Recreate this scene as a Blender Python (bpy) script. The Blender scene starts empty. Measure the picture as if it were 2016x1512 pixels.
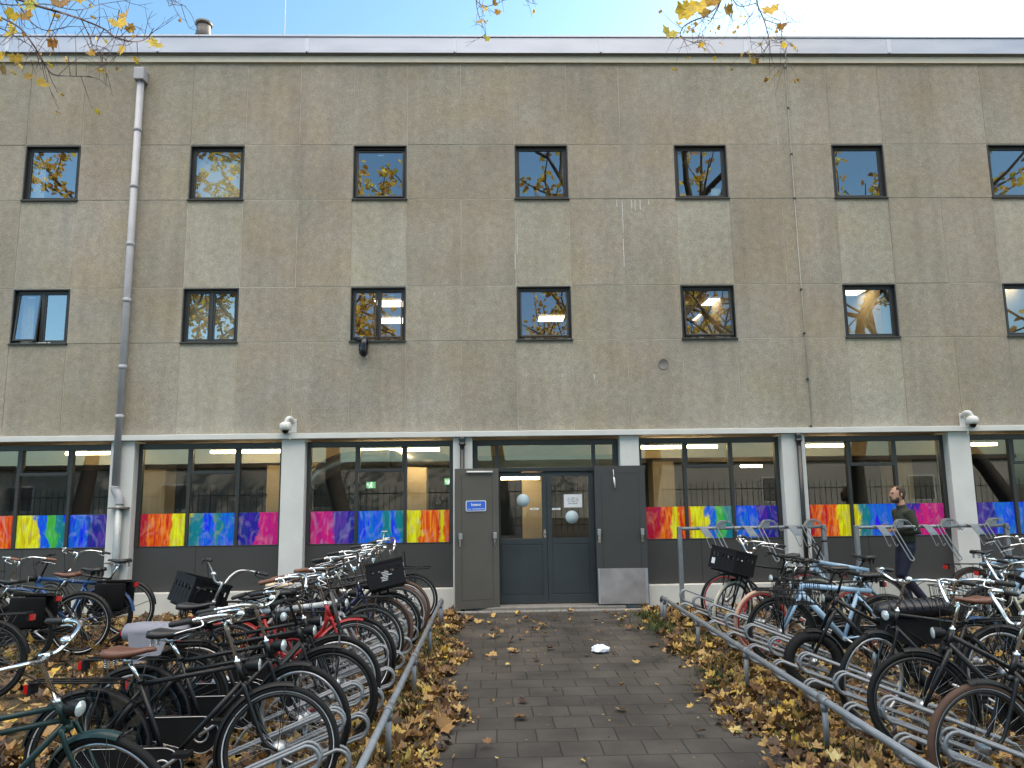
import bpy, math, random
from math import sin, cos, pi, radians, tan, atan2, sqrt
from mathutils import Vector, Matrix, Euler

# ------------------------------------------------------------------ camera
sc = bpy.context.scene
COL = sc.collection
CAM_H = 1.85
YAW, PITCH, ROLL, FPX = 0.0254, 0.1427, -0.0132, 1450.0
def _axes():
    f = Vector((sin(YAW)*cos(PITCH), cos(YAW)*cos(PITCH), sin(PITCH)))
    r = Vector((cos(YAW), -sin(YAW), 0)); u = r.cross(f)
    return cos(ROLL)*r + sin(ROLL)*u, -sin(ROLL)*r + cos(ROLL)*u, f
AX_R, AX_U, AX_F = _axes()
cam = bpy.data.objects.new('camera', bpy.data.cameras.new('camera'))
COL.objects.link(cam)
cam.matrix_world = Matrix(((AX_R.x, AX_U.x, -AX_F.x, 0), (AX_R.y, AX_U.y, -AX_F.y, 0),
                           (AX_R.z, AX_U.z, -AX_F.z, CAM_H), (0, 0, 0, 1)))
cam.data.sensor_width = 36; cam.data.lens = FPX/2016*36
cam.data.clip_start = 0.05; cam.data.clip_end = 2000
sc.camera = cam

# ------------------------------------------------------------------ sky, sun, exposure
SUN_EL, SUN_AZ = radians(24), radians(50)          # behind the building, to the right
w = bpy.data.worlds.new('World'); sc.world = w; w.use_nodes = True
nt = w.node_tree; bg = nt.nodes['Background']
sky = nt.nodes.new('ShaderNodeTexSky'); sky.sky_type = 'NISHITA'; sky.sun_disc = False
sky.sun_elevation = SUN_EL; sky.sun_rotation = SUN_AZ
sky.air_density = 1.0; sky.dust_density = 1.2; sky.ozone_density = 2.0
tc = nt.nodes.new('ShaderNodeTexCoord')
mp = nt.nodes.new('ShaderNodeMapping'); mp.inputs['Scale'].default_value = (1.0, 1.0, 2.6)
nz = nt.nodes.new('ShaderNodeTexNoise'); nz.inputs['Scale'].default_value = 1.7; nz.inputs['Detail'].default_value = 6
rp = nt.nodes.new('ShaderNodeValToRGB')
rp.color_ramp.elements[0].position = 0.34; rp.color_ramp.elements[1].position = 0.60
# bright clouds added high overhead and behind, out of view, to light the facade
sx = nt.nodes.new('ShaderNodeSeparateXYZ')
mr = nt.nodes.new('ShaderNodeMapRange'); mr.inputs[1].default_value = 0.25; mr.inputs[2].default_value = -0.05
mu = nt.nodes.new('ShaderNodeMath'); mu.operation = 'MULTIPLY'
mx = nt.nodes.new('ShaderNodeMixRGB'); mx.inputs[2].default_value = (26.0, 23.8, 21.0, 1)
L = nt.links.new
L(tc.outputs['Generated'], mp.inputs[0]); L(mp.outputs[0], nz.inputs['Vector']); L(nz.outputs[0], rp.inputs[0])
L(tc.outputs['Generated'], sx.inputs[0]); L(sx.outputs[1], mr.inputs[0])
mz = nt.nodes.new('ShaderNodeMapRange'); mz.inputs[1].default_value = 0.57; mz.inputs[2].default_value = 0.74
m2 = nt.nodes.new('ShaderNodeMath'); m2.operation = 'MULTIPLY'
L(sx.outputs[2], mz.inputs[0]); L(mr.outputs[0], m2.inputs[0]); L(mz.outputs[0], m2.inputs[1])
ti = nt.nodes.new('ShaderNodeMixRGB'); ti.blend_type = 'MULTIPLY'; ti.inputs[0].default_value = 1; ti.inputs[2].default_value = (0.84, 1.03, 1.0, 1)
L(sky.outputs[0], ti.inputs[1])
L(rp.outputs[0], mu.inputs[0]); L(m2.outputs[0], mu.inputs[1])
L(mu.outputs[0], mx.inputs[0]); L(ti.outputs[0], mx.inputs[1]); L(mx.outputs[0], bg.inputs[0])
bg.inputs[1].default_value = 0.13
sun = bpy.data.objects.new('sun', bpy.data.lights.new('sun', 'SUN')); COL.objects.link(sun)
sun.data.energy = 3.0; sun.data.angle = radians(0.5); sun.data.color = (1, 0.9, 0.76)
sd = Vector((sin(SUN_AZ)*cos(SUN_EL), cos(SUN_AZ)*cos(SUN_EL), sin(SUN_EL)))
sun.rotation_euler = sd.to_track_quat('Z', 'Y').to_euler()
sc.view_settings.view_transform = 'Standard'; sc.view_settings.look = 'None'
sc.view_settings.exposure = 1.42; sc.view_settings.gamma = 1
sc.cycles.max_bounces = 8; sc.cycles.transparent_max_bounces = 16
sc.cycles.caustics_reflective = False; sc.cycles.caustics_refractive = False
EM = 1.0

# ------------------------------------------------------------------ helpers
def ray(x, y): return AX_F + AX_R*((x-1008)/FPX) - AX_U*((y-756)/FPX)
CAMP = Vector((0, 0, CAM_H))
def at_y(x, y, Y): d = ray(x, y); return CAMP + d*(Y/d.y)
def at_z(x, y, Z=0.0): d = ray(x, y); return CAMP + d*((Z-CAM_H)/d.z)
def lin(c): c /= 255.0; return c/12.92 if c <= 0.04045 else ((c+0.055)/1.055)**2.4
def srgb(r, g, b): return (lin(r), lin(g), lin(b))

class MB:
    "collects shapes and links them as ONE mesh object"
    def __init__(s): s.v = []; s.f = []; s.m = []; s.s = []
    def add(s, vs, fs, mi=0, smooth=False):
        o = len(s.v); s.v += [tuple(p) for p in vs]
        for f in fs: s.f.append([i+o for i in f]); s.m.append(mi); s.s.append(smooth)
        return s
    def box(s, x0, x1, y0, y1, z0, z1, mi=0, M=None):
        vs = [Vector((x, y, z)) for x in (x0, x1) for y in (y0, y1) for z in (z0, z1)]
        if M is not None: vs = [M @ p for p in vs]
        return s.add(vs, [(0, 1, 3, 2), (4, 6, 7, 5), (0, 4, 5, 1), (2, 3, 7, 6), (0, 2, 6, 4), (1, 5, 7, 3)], mi)
    def tube(s, pts, r, n=8, mi=0, caps=True, closed=False, flat=1.0):
        P = [Vector(p) for p in pts]; k = len(P)
        R = list(r) if isinstance(r, (list, tuple)) else [r]*k
        T = []
        for i in range(k):
            a = P[(i-1) % k] if (closed or i > 0) else P[i]
            b = P[(i+1) % k] if (closed or i < k-1) else P[i]
            T.append((b-a).normalized())
        ref = Vector((0, 0, 1)) if abs(T[0].z) < 0.9 else Vector((1, 0, 0))
        nrm = (ref - T[0]*ref.dot(T[0])).normalized()
        vs = []
        for i in range(k):
            nrm = nrm - T[i]*nrm.dot(T[i])
            nrm = nrm.normalized() if nrm.length > 1e-6 else T[i].orthogonal().normalized()
            b = T[i].cross(nrm)
            for j in range(n):
                a = 2*pi*j/n
                vs.append(P[i] + nrm*(R[i]*cos(a)) + b*(R[i]*flat*sin(a)))
        fs = []
        for i in range(k if closed else k-1):
            i2 = (i+1) % k
            for j in range(n):
                j2 = (j+1) % n
                fs.append((i*n+j, i*n+j2, i2*n+j2, i2*n+j))
        s.add(vs, fs, mi, True)
        if caps and not closed:
            o = len(s.v) - len(vs)
            s.f.append([o+j for j in range(n)][::-1]); s.m.append(mi); s.s.append(False)
            s.f.append([o+(k-1)*n+j for j in range(n)]); s.m.append(mi); s.s.append(False)
        return s
    def lathe(s, prof, n=16, mi=0, M=None, smooth=True):
        "prof: (radius, height) pairs turned about local z"
        vs = []
        for (r, z) in prof:
            for j in range(n): vs.append(Vector((r*cos(2*pi*j/n), r*sin(2*pi*j/n), z)))
        if M is not None: vs = [M @ p for p in vs]
        fs = []
        for i in range(len(prof)-1):
            for j in range(n): fs.append((i*n+j, i*n+(j+1) % n, (i+1)*n+(j+1) % n, (i+1)*n+j))
        return s.add(vs, fs, mi, smooth)
    def loft(s, rings, mi=0, caps=True, smooth=True):
        n = len(rings[0]); vs = [p for r in rings for p in r]; fs = []
        for i in range(len(rings)-1):
            for j in range(n): fs.append((i*n+j, i*n+(j+1) % n, (i+1)*n+(j+1) % n, (i+1)*n+j))
        if caps: fs.append(tuple(range(n))[::-1]); fs.append(tuple((len(rings)-1)*n+j for j in range(n)))
        return s.add(vs, fs, mi, smooth)
    def prism(s, outline, y0, y1, mi=0, M=None):
        "outline (x, z) extruded along y"
        n = len(outline)
        vs = [Vector((x, y0, z)) for x, z in outline] + [Vector((x, y1, z)) for x, z in outline]
        if M is not None: vs = [M @ p for p in vs]
        fs = [tuple(range(n)), tuple(range(2*n-1, n-1, -1))] + [(i, i+n, (i+1) % n+n, (i+1) % n) for i in range(n)]
        return s.add(vs, fs, mi)
    def mesh(s, name, mats):
        me = bpy.data.meshes.new(name); me.from_pydata(s.v, [], s.f)
        for m in (mats if isinstance(mats, (list, tuple)) else [mats]): me.materials.append(m)
        me.polygons.foreach_set('material_index', s.m); me.polygons.foreach_set('use_smooth', s.s)
        me.update(); return me
    def build(s, name, mats, parent=None, bevel=0.0, loc=None):
        o = bpy.data.objects.new(name, s.mesh(name, mats)); COL.objects.link(o)
        if parent is not None: o.parent = parent
        if loc is not None: o.location = loc
        if bevel:
            b = o.modifiers.new('bevel', 'BEVEL'); b.width = bevel; b.segments = 2; b.limit_method = 'ANGLE'
        return o
def empty(name, loc=(0, 0, 0), rz=0.0):
    o = bpy.data.objects.new(name, None); COL.objects.link(o); o.location = loc; o.rotation_euler = (0, 0, rz)
    o.empty_display_size = 0.1; return o
def tag(o, label=None, cat=None, group=None, kind=None):
    if label: o['label'] = label
    if cat: o['category'] = cat
    if group: o['group'] = group
    if kind: o['kind'] = kind
    return o
def spline(pts, k=6):
    "Catmull-Rom through the points"
    P = [Vector(p) for p in pts]; out = []
    for i in range(len(P)-1):
        a = P[max(i-1, 0)]; b = P[i]; c = P[i+1]; d = P[min(i+2, len(P)-1)]
        for j in range(k):
            t = j/k
            out.append(0.5*((2*b) + (c-a)*t + (2*a-5*b+4*c-d)*t*t + (3*b-a-3*c+d)*t**3))
    out.append(P[-1]); return out

# ------------------------------------------------------------------ materials
def nodes(name):
    m = bpy.data.materials.new(name); m.use_nodes = True
    return m, m.node_tree, m.node_tree.nodes['Principled BSDF']
MATS = {}
def mat(name, col, rough=0.6, metal=0.0, vary=0.12, scale=6.0, bump=0.0, bscale=80.0, coat=0.0, spec=0.5, stretch=None):
    "painted, metal or plastic surface with procedural unevenness in tone and gloss"
    if name in MATS: return MATS[name]
    m, t, p = nodes(name); N = t.nodes.new; K = t.links.new
    tc = N('ShaderNodeTexCoord'); n = N('ShaderNodeTexNoise'); n.inputs['Scale'].default_value = scale
    n.inputs['Detail'].default_value = 5
    src = tc.outputs['Object']
    if stretch:
        mp = N('ShaderNodeMapping'); mp.inputs['Scale'].default_value = stretch; K(src, mp.inputs[0]); src = mp.outputs[0]
    K(src, n.inputs['Vector'])
    mx = N('ShaderNodeMixRGB')
    mx.inputs[1].default_value = tuple(c*(1-vary*1.6) for c in col)+(1,)
    mx.inputs[2].default_value = tuple(min(1, c*(1+vary*1.6)) for c in col)+(1,)
    K(n.outputs[0], mx.inputs[0]); K(mx.outputs[0], p.inputs['Base Color'])
    mr = N('ShaderNodeMapRange'); mr.inputs[3].default_value = max(0.03, rough-0.12); mr.inputs[4].default_value = min(1, rough+0.12)
    K(n.outputs[0], mr.inputs[0]); K(mr.outputs[0], p.inputs['Roughness'])
    p.inputs['Metallic'].default_value = metal; p.inputs['Coat Weight'].default_value = coat
    p.inputs['Specular IOR Level'].default_value = spec
    if bump:
        n2 = N('ShaderNodeTexNoise'); n2.inputs['Scale'].default_value = bscale; K(tc.outputs['Object'], n2.inputs['Vector'])
        b = N('ShaderNodeBump'); b.inputs['Strength'].default_value = bump; b.inputs['Distance'].default_value = 0.01
        K(n2.outputs[0], b.inputs['Height']); K(b.outputs[0], p.inputs['Normal'])
    MATS[name] = m; return m
def emit(name, col, strength):
    if name in MATS: return MATS[name]
    m, t, p = nodes(name)
    p.inputs['Base Color'].default_value = (0.8, 0.8, 0.8, 1)
    p.inputs['Emission Color'].default_value = tuple(col)+(1,); p.inputs['Emission Strength'].default_value = strength
    MATS[name] = m; return m
def glass(name, tint=(0.9, 0.93, 0.91), base=0.03, gain=2.0, ripple=0.006):
    if name in MATS: return MATS[name]
    m, t, p = nodes(name); t.nodes.remove(p); N = t.nodes.new; K = t.links.new
    tr = N('ShaderNodeBsdfTransparent'); tr.inputs[0].default_value = tuple(tint)+(1,)
    gl = N('ShaderNodeBsdfGlossy'); gl.inputs['Roughness'].default_value = 0.0; gl.inputs[0].default_value = (0.95, 0.97, 1, 1)
    fr = N('ShaderNodeFresnel'); fr.inputs[0].default_value = 1.5
    ma = N('ShaderNodeMath'); ma.operation = 'MULTIPLY_ADD'; ma.inputs[1].default_value = gain; ma.inputs[2].default_value = base
    mx = N('ShaderNodeMixShader')
    tc = N('ShaderNodeTexCoord'); n = N('ShaderNodeTexNoise'); n.inputs['Scale'].default_value = 1.6
    b = N('ShaderNodeBump'); b.inputs['Strength'].default_value = ripple; b.inputs['Distance'].default_value = 0.02
    K(tc.outputs['Object'], n.inputs['Vector']); K(n.outputs[0], b.inputs['Height']); K(b.outputs[0], gl.inputs['Normal'])
    ge = N('ShaderNodeNewGeometry'); iv = N('ShaderNodeMath'); iv.operation = 'SUBTRACT'; iv.inputs[0].default_value = 1.0; K(ge.outputs['Backfacing'], iv.inputs[1])
    mf = N('ShaderNodeMath'); mf.operation = 'MULTIPLY'; K(iv.outputs[0], mf.inputs[1])
    K(fr.outputs[0], ma.inputs[0]); K(ma.outputs[0], mf.inputs[0]); K(mf.outputs[0], mx.inputs[0]); K(tr.outputs[0], mx.inputs[1]); K(gl.outputs[0], mx.inputs[2])
    K(mx.outputs[0], t.nodes['Material Output'].inputs[0])
    MATS[name] = m; return m

def concrete(name, col):
    "washed aggregate concrete; each panel cast a little different, rain streaks, fine stones"
    m, t, p = nodes(name); N = t.nodes.new; K = t.links.new
    tc = N('ShaderNodeTexCoord'); ge = N('ShaderNodeNewGeometry')
    def noise(sc_, det, vec=None):
        n = N('ShaderNodeTexNoise'); n.inputs['Scale'].default_value = sc_; n.inputs['Detail'].default_value = det
        K(vec or tc.outputs['Object'], n.inputs['Vector']); return n.outputs[0]
    def mapr(src, a, b, lo=0.0, hi=1.0):
        r = N('ShaderNodeMapRange'); K(src, r.inputs[0]); r.inputs[1].default_value = lo; r.inputs[2].default_value = hi
        r.inputs[3].default_value = a; r.inputs[4].default_value = b; return r.outputs[0]
    def mul(a, b):
        q = N('ShaderNodeMath'); q.operation = 'MULTIPLY'; K(a, q.inputs[0]); K(b, q.inputs[1]); return q.outputs[0]
    st = N('ShaderNodeMapping'); st.inputs['Scale'].default_value = (5.5, 5.5, 0.35); K(tc.outputs['Object'], st.inputs[0])
    v = mapr(ge.outputs['Random Per Island'], 0.95, 1.05)
    v = mul(v, mapr(noise(0.7, 5), 0.88, 1.14, 0.25, 0.75))
    v = mul(v, mapr(noise(1.0, 4, st.outputs[0]), 0.90, 1.06, 0.25, 0.6))
    v = mul(v, mapr(noise(9, 6), 0.86, 1.14, 0.25, 0.75))
    v = mul(v, mapr(noise(95, 2), 0.70, 1.30, 0.3, 0.7))
    hs = N('ShaderNodeHueSaturation'); hs.inputs['Color'].default_value = tuple(col)+(1,)
    K(v, hs.inputs['Value']); K(mapr(noise(0.5, 2), 0.492, 0.512, 0.3, 0.7), hs.inputs['Hue'])
    K(mapr(noise(1.3, 3), 0.75, 1.25, 0.3, 0.7), hs.inputs['Saturation'])
    K(hs.outputs[0], p.inputs['Base Color']); p.inputs['Roughness'].default_value = 0.9
    b = N('ShaderNodeBump'); b.inputs['Strength'].default_value = 0.5; b.inputs['Distance'].default_value = 0.012
    K(noise(110, 3), b.inputs['Height']); K(b.outputs[0], p.inputs['Normal'])
    return m
M_CONC = concrete('aggregate_concrete', (0.298, 0.264, 0.214))
M_CONC2 = concrete('pale_aggregate_concrete', (0.335, 0.308, 0.255))
M_JOINT = mat('joint_mortar', srgb(185, 178, 166), 0.9, vary=0.3, scale=3)
M_WHITE = mat('white_paint', (0.58, 0.58, 0.565), 0.6, vary=0.10, scale=2.2, bump=0.1, bscale=60)
M_PLINTH = mat('plinth_paint', (0.60, 0.585, 0.54), 0.75, vary=0.16, scale=1.5, bump=0.15, bscale=40)
M_FRAME = mat('anthracite_frame', (0.030, 0.030, 0.031), 0.42, vary=0.12, scale=3)
M_PANEL = mat('anthracite_panel', (0.043, 0.042, 0.040), 0.6, vary=0.1, scale=2, bump=0.05)
M_DOOR = mat('slate_door_paint', (0.030, 0.037, 0.042), 0.5, vary=0.25, scale=2.5)
M_SHUT = mat('grey_brown_door_paint', (0.085, 0.078, 0.066), 0.6, vary=0.1, scale=3)
M_SHUT2 = mat('charcoal_door_paint', (0.042, 0.043, 0.043), 0.6, vary=0.1, scale=3)
M_ALU = mat('aluminium_cladding', (0.46, 0.47, 0.52), 0.42, 0.65, vary=0.08, scale=1.2, stretch=(1, 1, 4))
M_ALUP = mat('pale_cover_strip', (0.55, 0.58, 0.66), 0.5, 0.3, vary=0.05)
M_CREAM = mat('cream_eave', (0.52, 0.49, 0.41), 0.7, vary=0.08)
M_STEEL = mat('brushed_steel', (0.45, 0.45, 0.46), 0.4, 0.8, vary=0.25, scale=5)
M_CHROME = mat('chrome', (0.75, 0.75, 0.76), 0.14, 1.0, vary=0.05, scale=20)
M_GALV = mat('galvanised_steel', (0.23, 0.248, 0.268), 0.52, 0.55, vary=0.18, scale=14)
M_ZINC = mat('grey_pvc', (0.36, 0.36, 0.39), 0.5, vary=0.12, scale=5)
M_BLACK = mat('black_plastic', (0.007, 0.007, 0.008), 0.5, vary=0.2, scale=12, spec=0.3)
M_BLACKP = mat('black_cast_pipe', (0.015, 0.015, 0.016), 0.35, vary=0.2)
M_STONE = mat('door_step_stone', (0.20, 0.19, 0.175), 0.8, vary=0.2, scale=8, bump=0.2)
M_INW = mat('indoor_plaster', (0.58, 0.47, 0.32), 0.8, vary=0.08)
M_INC = mat('indoor_ceiling', (0.62, 0.54, 0.42), 0.8, vary=0.05)
M_INF = mat('indoor_floor', (0.10, 0.09, 0.08), 0.5, vary=0.1)
M_IND = mat('indoor_dark_cladding', (0.05, 0.07, 0.085), 0.6, vary=0.3, scale=1.5)
M_WOODB = mat('pine_beam', (0.42, 0.29, 0.17), 0.6, vary=0.2, scale=3, stretch=(1, 1, 12))
M_GLASS = glass('window_glass')
M_GLASSU = glass('upper_window_glass', base=0.15, gain=3.2, ripple=0.0)
M_TUBE = emit('fluorescent_tube', (1.0, 0.72, 0.36), 13.0*EM)
M_LED = emit('led_panel_light', (1.0, 0.80, 0.50), 2.6*EM)

# ------------------------------------------------------------------ ground and path
def ground_mat():
    m, t, p = nodes('leafy_soil'); N = t.nodes.new; K = t.links.new
    tc = N('ShaderNodeTexCoord'); n = N('ShaderNodeTexNoise'); n.inputs['Scale'].default_value = 7; n.inputs['Detail'].default_value = 8
    r = N('ShaderNodeValToRGB'); e = r.color_ramp.elements
    e[0].position = 0.3; e[0].color = (0.025, 0.018, 0.01, 1); e[1].position = 0.75; e[1].color = (0.16, 0.095, 0.035, 1)
    q = e.new(0.52); q.color = (0.06, 0.045, 0.018, 1)
    K(tc.outputs['Object'], n.inputs['Vector']); K(n.outputs[0], r.inputs[0]); K(r.outputs[0], p.inputs['Base Color'])
    p.inputs['Roughness'].default_value = 0.95
    b = N('ShaderNodeBump'); b.inputs['Strength'].default_value = 0.8; b.inputs['Distance'].default_value = 0.04
    K(n.outputs[0], b.inputs['Height']); K(b.outputs[0], p.inputs['Normal']); return m
def paving_mat():
    m, t, p = nodes('concrete_paving'); N = t.nodes.new; K = t.links.new
    tc = N('ShaderNodeTexCoord'); br = N('ShaderNodeTexBrick')
    br.offset = 0.5; br.inputs['Scale'].default_value = 1; br.inputs['Brick Width'].default_value = 0.3
    br.inputs['Row Height'].default_value = 0.3; br.inputs['Mortar Size'].default_value = 0.0055
    br.inputs['Mortar Smooth'].default_value = 0.3; br.inputs['Bias'].default_value = 0.0
    br.inputs['Color1'].default_value = (0.040, 0.035, 0.0305, 1); br.inputs['Color2'].default_value = (0.056, 0.049, 0.042, 1)
    br.inputs['Mortar'].default_value = (0.014, 0.012, 0.010, 1)
    nw = N('ShaderNodeTexNoise'); nw.inputs['Scale'].default_value = 2.3; K(tc.outputs['Object'], nw.inputs['Vector'])
    ad = N('ShaderNodeMixRGB'); ad.blend_type = 'LINEAR_LIGHT'; ad.inputs[0].default_value = 0.018
    K(tc.outputs['Object'], ad.inputs[1]); K(nw.outputs['Color'], ad.inputs[2]); K(ad.outputs[0], br.inputs['Vector'])
    n = N('ShaderNodeTexNoise'); n.inputs['Scale'].default_value = 1.6; n.inputs['Detail'].default_value = 9; K(tc.outputs['Object'], n.inputs['Vector'])
    mr = N('ShaderNodeMapRange'); mr.inputs[1].default_value = 0.3; mr.inputs[2].default_value = 0.7; mr.inputs[3].default_value = 0.45; mr.inputs[4].default_value = 1.6
    K(n.outputs[0], mr.inputs[0])
    n2 = N('ShaderNodeTexNoise'); n2.inputs['Scale'].default_value = 160; K(tc.outputs['Object'], n2.inputs['Vector'])
    mr2 = N('ShaderNodeMapRange'); mr2.inputs[1].default_value = 0.3; mr2.inputs[2].default_value = 0.7; mr2.inputs[3].default_value = 0.75; mr2.inputs[4].default_value = 1.25
    K(n2.outputs[0], mr2.inputs[0])
    mm = N('ShaderNodeMath'); mm.operation = 'MULTIPLY'; K(mr.outputs[0], mm.inputs[0]); K(mr2.outputs[0], mm.inputs[1])
    hs = N('ShaderNodeHueSaturation'); K(br.outputs[0], hs.inputs['Color']); K(mm.outputs[0], hs.inputs['Value'])
    K(hs.outputs[0], p.inputs['Base Color']); p.inputs['Roughness'].default_value = 0.75
    b = N('ShaderNodeBump'); b.invert = True; b.inputs['Strength'].default_value = 0.9; b.inputs['Distance'].default_value = 0.014
    K(br.outputs['Fac'], b.inputs['Height'])
    b2 = N('ShaderNodeBump'); b2.inputs['Strength'].default_value = 0.25; b2.inputs['Distance'].default_value = 0.006
    K(n2.outputs[0], b2.inputs['Height']); K(b.outputs[0], b2.inputs['Normal']); K(b2.outputs[0], p.inputs['Normal'])
    return m
g = MB(); g.add([(-400, -400, 0), (400, -400, 0), (400, 400, 0), (-400, 400, 0)], [(0, 1, 2, 3)])
tag(g.build('ground', ground_mat()), 'leaf strewn brown soil ground around the bicycle racks', 'ground', kind='structure')
g = MB(); g.box(-0.66, 2.24, -30, 11.45, -0.05, 0.02)
tag(g.build('path', paving_mat(), bevel=0.004), 'dark grey paved path leading to the double doors', 'path', kind='structure')
g = MB(); xs = -0.9
while xs < 2.75:
    g.box(xs+0.003, xs+0.207, 11.456, 11.60, -0.05, 0.034); xs += 0.21
tag(g.build('kerb', M_STONE, bevel=0.006), 'row of pale kerb stones before the door step', 'kerb', kind='structure')

# ------------------------------------------------------------------ building
WY = 11.9                                         # facade plane
X0, PW = -7.831, 0.9139                           # first panel joint, panel width
ZR = [9.188, 7.702, 6.724, 5.213, 4.287, 2.80]    # panel rows from the eave down
I0, I1 = -6, 26
bld = tag(empty('school_building', (0, WY, 0)),
          'three storey concrete panel building with square windows and rainbow film along the ground floor', 'building')
def B(name, mb, mats, parent=bld, bevel=0.0):  # a part of the building
    o = mb.build(name, mats, parent, bevel); 
    if parent is bld: o.location = (0, -WY, 0)
    return o
rnd = random.Random(3)
wl = MB()
gp = 0.007
def iswin(i): return i % 3 == 0
for r in range(5):
    z1, z0 = ZR[r], ZR[r+1]
    i = I0
    while i < I1:
        if r in (1, 3):
            if iswin(i): i += 1; continue
            a, b, k = i, i+2, 2
        else: a, b, k = i, i+1, 1
        mi = 1 if (r == 2 and iswin(i)) or (r == 4 and iswin(i) and i in (3, 15)) else 0
        dy = rnd.uniform(-0.003, 0.003)
        wl.box(X0+a*PW+gp, X0+b*PW-gp, WY+dy, WY+0.2, z0+gp, z1-gp, mi)
        i += k
for r in range(6):                                # mortar in the joints
    z = ZR[r]
    wl.box(X0+I0*PW, X0+I1*PW, WY+0.006, WY+0.02, z-0.012, z+0.012, 2)
for r in range(5):
    for i in range(I0, I1+1):
        if r in (1, 3) and (i % 3 == 2): continue
        x = X0+i*PW
        wl.box(x-0.012, x+0.012, WY+0.0075, WY+0.021, ZR[r+1]+0.012, ZR[r]-0.012, 2)
B('wall', wl, [M_CONC, M_CONC2, M_JOINT])
XL, XR = X0+I0*PW, X0+I1*PW
m = MB()
for (px, py, ln) in ((1214, 393, 14), (1243, 393, 18), (1250, 393, 22), (1260, 393, 20), (1277, 393, 10), (1225, 398, 60), (1227, 470, 55), (1018, 460, 40), (1014, 500, 30), (722, 700, 6), (1170, 737, 10), (1107, 735, 8), (855, 577, 3)):
    a = at_y(px, py, WY-0.006); b_ = at_y(px, py+ln, WY-0.006); w_ = 0.009
    m.box(a.x-w_, a.x+w_, WY-0.0055, WY-0.0035, b_.z, a.z)
B('lime_drips', m, mat('lime_bloom', (0.50, 0.49, 0.47), 0.9, vary=0.3, scale=30))
m = MB(); m.box(XL, XR, WY-0.035, WY+0.3, 9.20, 9.315); B('eave_board', m, M_CREAM)
m = MB(); m.box(XL, XR, WY-0.05, WY+0.3, 9.317, 9.342); B('eave_gap', m, M_STONE)
m = MB(); x = XL
while x < XR:
    m.box(x+0.004, min(XR, x+2.53)-0.004, WY-0.09, WY+0.3, 9.344, 9.63)
    m.box(x-0.035, x+0.035, WY-0.094, WY-0.088, 9.36, 9.615, 1)
    x += 2.54
m.box(XL, XR, WY-0.105, WY+0.4, 9.634, 9.668)
x = XL+0.4
while x < XR: m.box(x, x+0.03, WY-0.08, WY-0.05, 9.668, 9.682); x += 1.02
B('parapet_cladding', m, [M_ALU, M_ALUP], bevel=0.006)
m = MB(); m.box(XL, XR, WY+0.3, 26, 9.2, 9.4); B('roof', m, M_PANEL)
m = MB()
for (xa, xb, ya, yb) in ((XL, XL+0.2, WY+0.2, 26), (XR-0.2, XR, WY+0.2, 26), (XL, XR, 26, 26.2)): m.box(xa, xb, ya, yb, 0, 9.3)
B('rear_walls', m, M_CONC)
m = MB()                                          # floors and rooms
m.box(XL+0.2, XR-0.2, WY+0.30, 25.9, 2.74, 2.98); m.box(XL+0.2, XR-0.2, WY+0.22, 25.9, 5.62, 5.9); m.box(XL+0.2, XR-0.2, WY+0.22, 25.9, 8.2, 8.4)
B('ceiling', m, M_INC)
m = MB(); m.box(XL+0.2, XR-0.2, WY+0.35, 25.9, -0.02, 0.06); B('indoor_floor', m, M_INF)
m = MB()
m.box(XL+0.2, XR-0.2, 17.0, 17.1, 2.98, 8.2)
for i in (-3, 2, 5, 8, 14, 17, 20): m.box(X0+i*PW-0.4, X0+i*PW-0.32, WY+0.24, 16.98, 2.99, 8.19)
B('room_wall', m, M_INW)
m = MB(); m.box(XL+0.2, XR-0.2, 20.5, 20.6, 0.06, 2.74); B('hall_wall', m, M_IND)
for x in (-7.2, -4.6, -1.9, 0.6, 3.3, 6.0, 8.7):
    m = MB(); m.box(x, x+0.45, 15.6+0.5*sin(x*3), 16.1+0.5*sin(x*3), 0.06, 2.74); B('hall_column', m, M_INW)
for y in (14.9, 17.5):
    m = MB(); m.box(XL+0.3, XR-0.3, y, y+0.25, 2.45, 2.738); B('ceiling_beam', m, M_INW)
m = MB(); m.tube(spline([(-3.3, 13.4, 2.0), (-3.0, 13.4, 2.28), (-2.6, 13.45, 2.42), (-1.9, 13.5, 2.45)], 5), 0.16, 14)
m.tube([(-1.9, 13.5, 2.45), (-1.0, 15.0, 2.45)], 0.15, 14); B('air_duct', m, M_STEEL)
m = MB()
for x in (-8.5, -6.4, -2.5, -1.2, 0.4, 1.6, 2.7, 5.3, 6.8): m.box(x, x+0.8, 20.3, 20.45, 0.06, 1.9)
B('indoor_cupboard', m, M_IND)

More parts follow.
